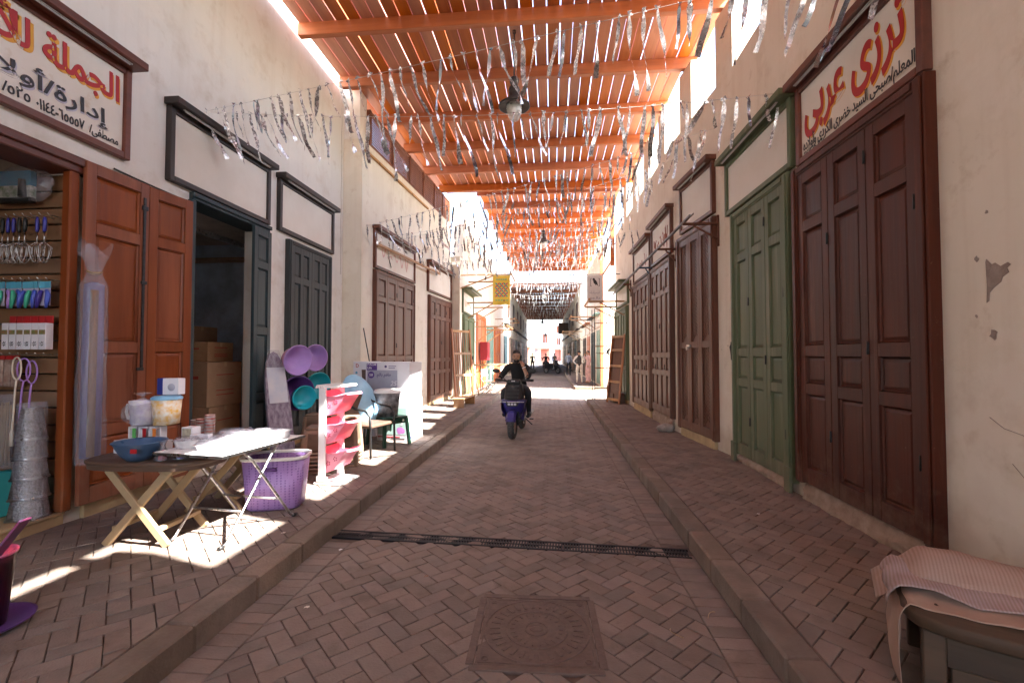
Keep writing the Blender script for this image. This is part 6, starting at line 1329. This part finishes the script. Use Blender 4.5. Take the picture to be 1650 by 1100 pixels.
HD = ((0, .50, 1.455), 1.0, 0.05, .05)
body_part(t, J, B, [M['skin'], M['tee'], M['trouser'], M['black'], M['hair']], HD, hands=[((-.31, .29, 1.045), (0, -1, -.1), (0, .1, 1), 1.0, 0, 1.0, 1), ((.135, .42, 1.27), (-.35, .05, 1), (.7, -.6, .2), 1.0, 0, .7, -1)], beard=4, eye=4)
hair_part(t, Vector(HD[0]) + Vector((0, .0, .004)), 1.0, .05, M['hair'], .05)
part(t, 'watch', M['white'], lambda b: b.tube([(.152, .418, 1.245), (.146, .419, 1.258)], .035, 10))
ph = thing('mobile_phone', 'dark mobile phone held at the ear of rider', 'phone', (SC[0] + .115, SC[1] + .49, 1.42), R(20)); part(ph, 'case', M['black'], lambda b: b.box(-.006, .006, -.035, .035, -.06, .07, .003)); part(ph, 'screen', M['shield'], lambda b: b.box(-.0075, -.0062, -.031, .031, -.055, .065))
# standing figures
def stand(label, loc, rz, h, mats, arms, legs=.10, robe=False, hairm='hair', hands=True, yaw=0.0, lean=0.0, group=None, stride=0.0):
    """mats: skin, top, lower, shoe, sleeve, yoke"""
    t = person(label, loc, rz, group); k = h / 1.72
    P_ = lambda x, y, z: (x * k, (y + lean * z * .05) * k, z * k)
    J = {'pelvis': (P_(0, 0, .95), (.14 * k, .10 * k)), 'belly': (P_(0, 0, 1.10), (.135 * k, .10 * k)), 'chest': (P_(0, .0, 1.28), (.16 * k, .105 * k)), 'collar': (P_(0, 0, 1.42), (.10 * k, .075 * k)), 'neck': (P_(0, -.01, 1.48), .05 * k), 'skull': (P_(0, -.015, 1.54), .05 * k)}
    B = [('pelvis', 'belly', 1), ('belly', 'chest', 1), ('chest', 'collar', 1), ('collar', 'neck', 0), ('neck', 'skull', 0)]
    for s, n in ((-1, 'R'), (1, 'L')):
        e, w_ = arms[0 if s < 0 else 1]
        J['sh' + n] = (P_(s * .18, 0, 1.39), .07 * k); J['el' + n] = (P_(*e), .047 * k); J['wr' + n] = (P_(*w_), .032 * k); B += [('collar', 'sh' + n, 5), ('sh' + n, 'el' + n, 4), ('el' + n, 'wr' + n, 4)]
        st = stride * s
        J['hp' + n] = (P_(s * legs, 0, .90), (.105 if not robe else .13) * k); J['kn' + n] = (P_(s * (legs + .01), -.02 + st * .5, .50), (.07 if not robe else .115) * k); J['an' + n] = (P_(s * (legs + .02), .02 + st, .09), (.045 if not robe else .12) * k); J['ft' + n] = (P_(s * (legs + .035), -.13 + st, .05), .045 * k)
        B += [('pelvis', 'hp' + n, 2), ('hp' + n, 'kn' + n, 2), ('kn' + n, 'an' + n, 2), ('an' + n, 'ft' + n, 3)]
    hc = P_(0, -.025, 1.60)
    hs = []
    if hands:
        for s, n in ((-1, 'R'), (1, 'L')):
            d = Vector(J['wr' + n][0]) - Vector(J['el' + n][0]); hs.append((J['wr' + n][0], d, (s, 0, .3), k, 0, .6, s))
    body_part(t, J, B, mats, (hc, k, yaw, 0), hands=hs, eye=None)
    hair_part(t, Vector(hc), k, yaw, M[hairm]); return t
stand('man seen from behind in dark jacket with white yoke and cream trousers', (1.30, 22.3, .13), R(175), 1.56, [M['skin'], M['jacketdark'], M['creamcloth'], M['white'], M['jacketwhite'], M['jacketwhite']], (((-.30, .05, 1.15), (-.16, -.12, 1.02)), ((.32, .08, 1.15), (.15, .0, .98))), .11)
stand('man in pink robe with one hand raised to the face', (1.72, 22.2, .13), R(-70), 1.55, [M['skin'], M['galabiya'], M['galabiya'], M['skin'], M['galabiya'], M['galabiya']], (((-.24, -.16, 1.2), (-.10, -.16, 1.46)), ((.25, .0, 1.15), (.22, -.1, .95))), .07, robe=True, hairm='greyhair')
stand('person in blue-grey shirt and black trousers on the shaded pavement', (1.05, 30.0, .13), R(160), 1.55, [M['skin'], M['blueshirt'], M['tee'], M['black'], M['blueshirt'], M['blueshirt']], (((-.23, .02, 1.12), (-.20, -.10, .90)), ((.23, .02, 1.12), (.20, -.10, .90))))
stand('person in dark clothes walking down the middle of the far road', (-1.75, 40, .0), R(0), 1.62, [M['skin'], M['tee'], M['trouser'], M['black'], M['tee'], M['tee']], (((-.23, .02, 1.12), (-.20, -.10, .90)), ((.23, .02, 1.12), (.20, -.10, .90))), stride=.15, hands=False)
stand('person in a pale robe beside the far parked scooter', (.2, 44, .0), R(20), 1.62, [M['skin'], M['creamcloth'], M['creamcloth'], M['black'], M['creamcloth'], M['creamcloth']], (((-.23, .02, 1.12), (-.20, -.10, .90)), ((.23, .02, 1.12), (.20, -.10, .90))), .07, robe=True, hands=False)
flat('scootred', (.12, .02, .02), .3)
scooter('dark red motor scooter coming up the far road', (-.55, 38, 0.003), 0, 'scootred'); scooter('black motor scooter parked slantwise on the far right', (.45, 36, 0.003), R(50), 'shield')
t = person('rider in dark clothes on the far red scooter', (-.55, 38, 0.003), 0); J['wrL'] = ((.31, .29, 1.045), .03); J['elL'] = ((.335, .50, 1.02), .044); J['upL'] = ((.25, .57, 1.16), .066)
body_part(t, J, B, [M['skin'], M['tee'], M['trouser'], M['black'], M['hair']], HD, hands=[((-.31, .29, 1.045), (0, -1, -.1), (0, .1, 1), 1.0, 0, 1.0, 1), ((.31, .29, 1.045), (0, -1, -.1), (0, .1, 1), 1.0, 0, 1.0, -1)]); hair_part(t, Vector(HD[0]), 1.0, .05, M['hair'], .05)

# ================================================================== LITTER
for i, (x, y, z, a, m_, lab) in enumerate(((-1.45, 2.62, .002, .3, 'cream', 'torn cream paper scrap by the left kerb'), (-1.62, 3.4, .002, 1.2, 'white', 'white paper bit below the drain end'), (.9, 2.75, .002, .7, 'tan', 'curled straw strand in the right gutter'), (.66, 2.55, .002, 2.0, 'tan', 'bent straw strand on the border bricks'), (-.85, 3.05, .002, .5, 'redwood', 'dry brown leaf on the road bricks'), (1.75, 4.1, PZ + .002, .9, 'white', 'white paper bit on right pavement by green door'), (-2.05, 3.35, PZ + .002, .4, 'cream', 'cream paper bit on the left kerb'))):
    t = thing('litter', lab, 'litter', (x, y, z), a)
    if m_ == 'tan': part(t, 'strand', M[m_], lambda b: b.tube([(.05 * math.cos(q * .5), .015 * math.sin(q * .8), .004) for q in range(6)], .0022, 5))
    else: part(t, 'scrap', M[m_], lambda b: b.grid(lambda u, v: ((u - .5) * .035 * (1 - .4 * v), (v - .5) * .02, .004 + .006 * abs(math.sin(u * 5 + v * 3))), 5, 4))
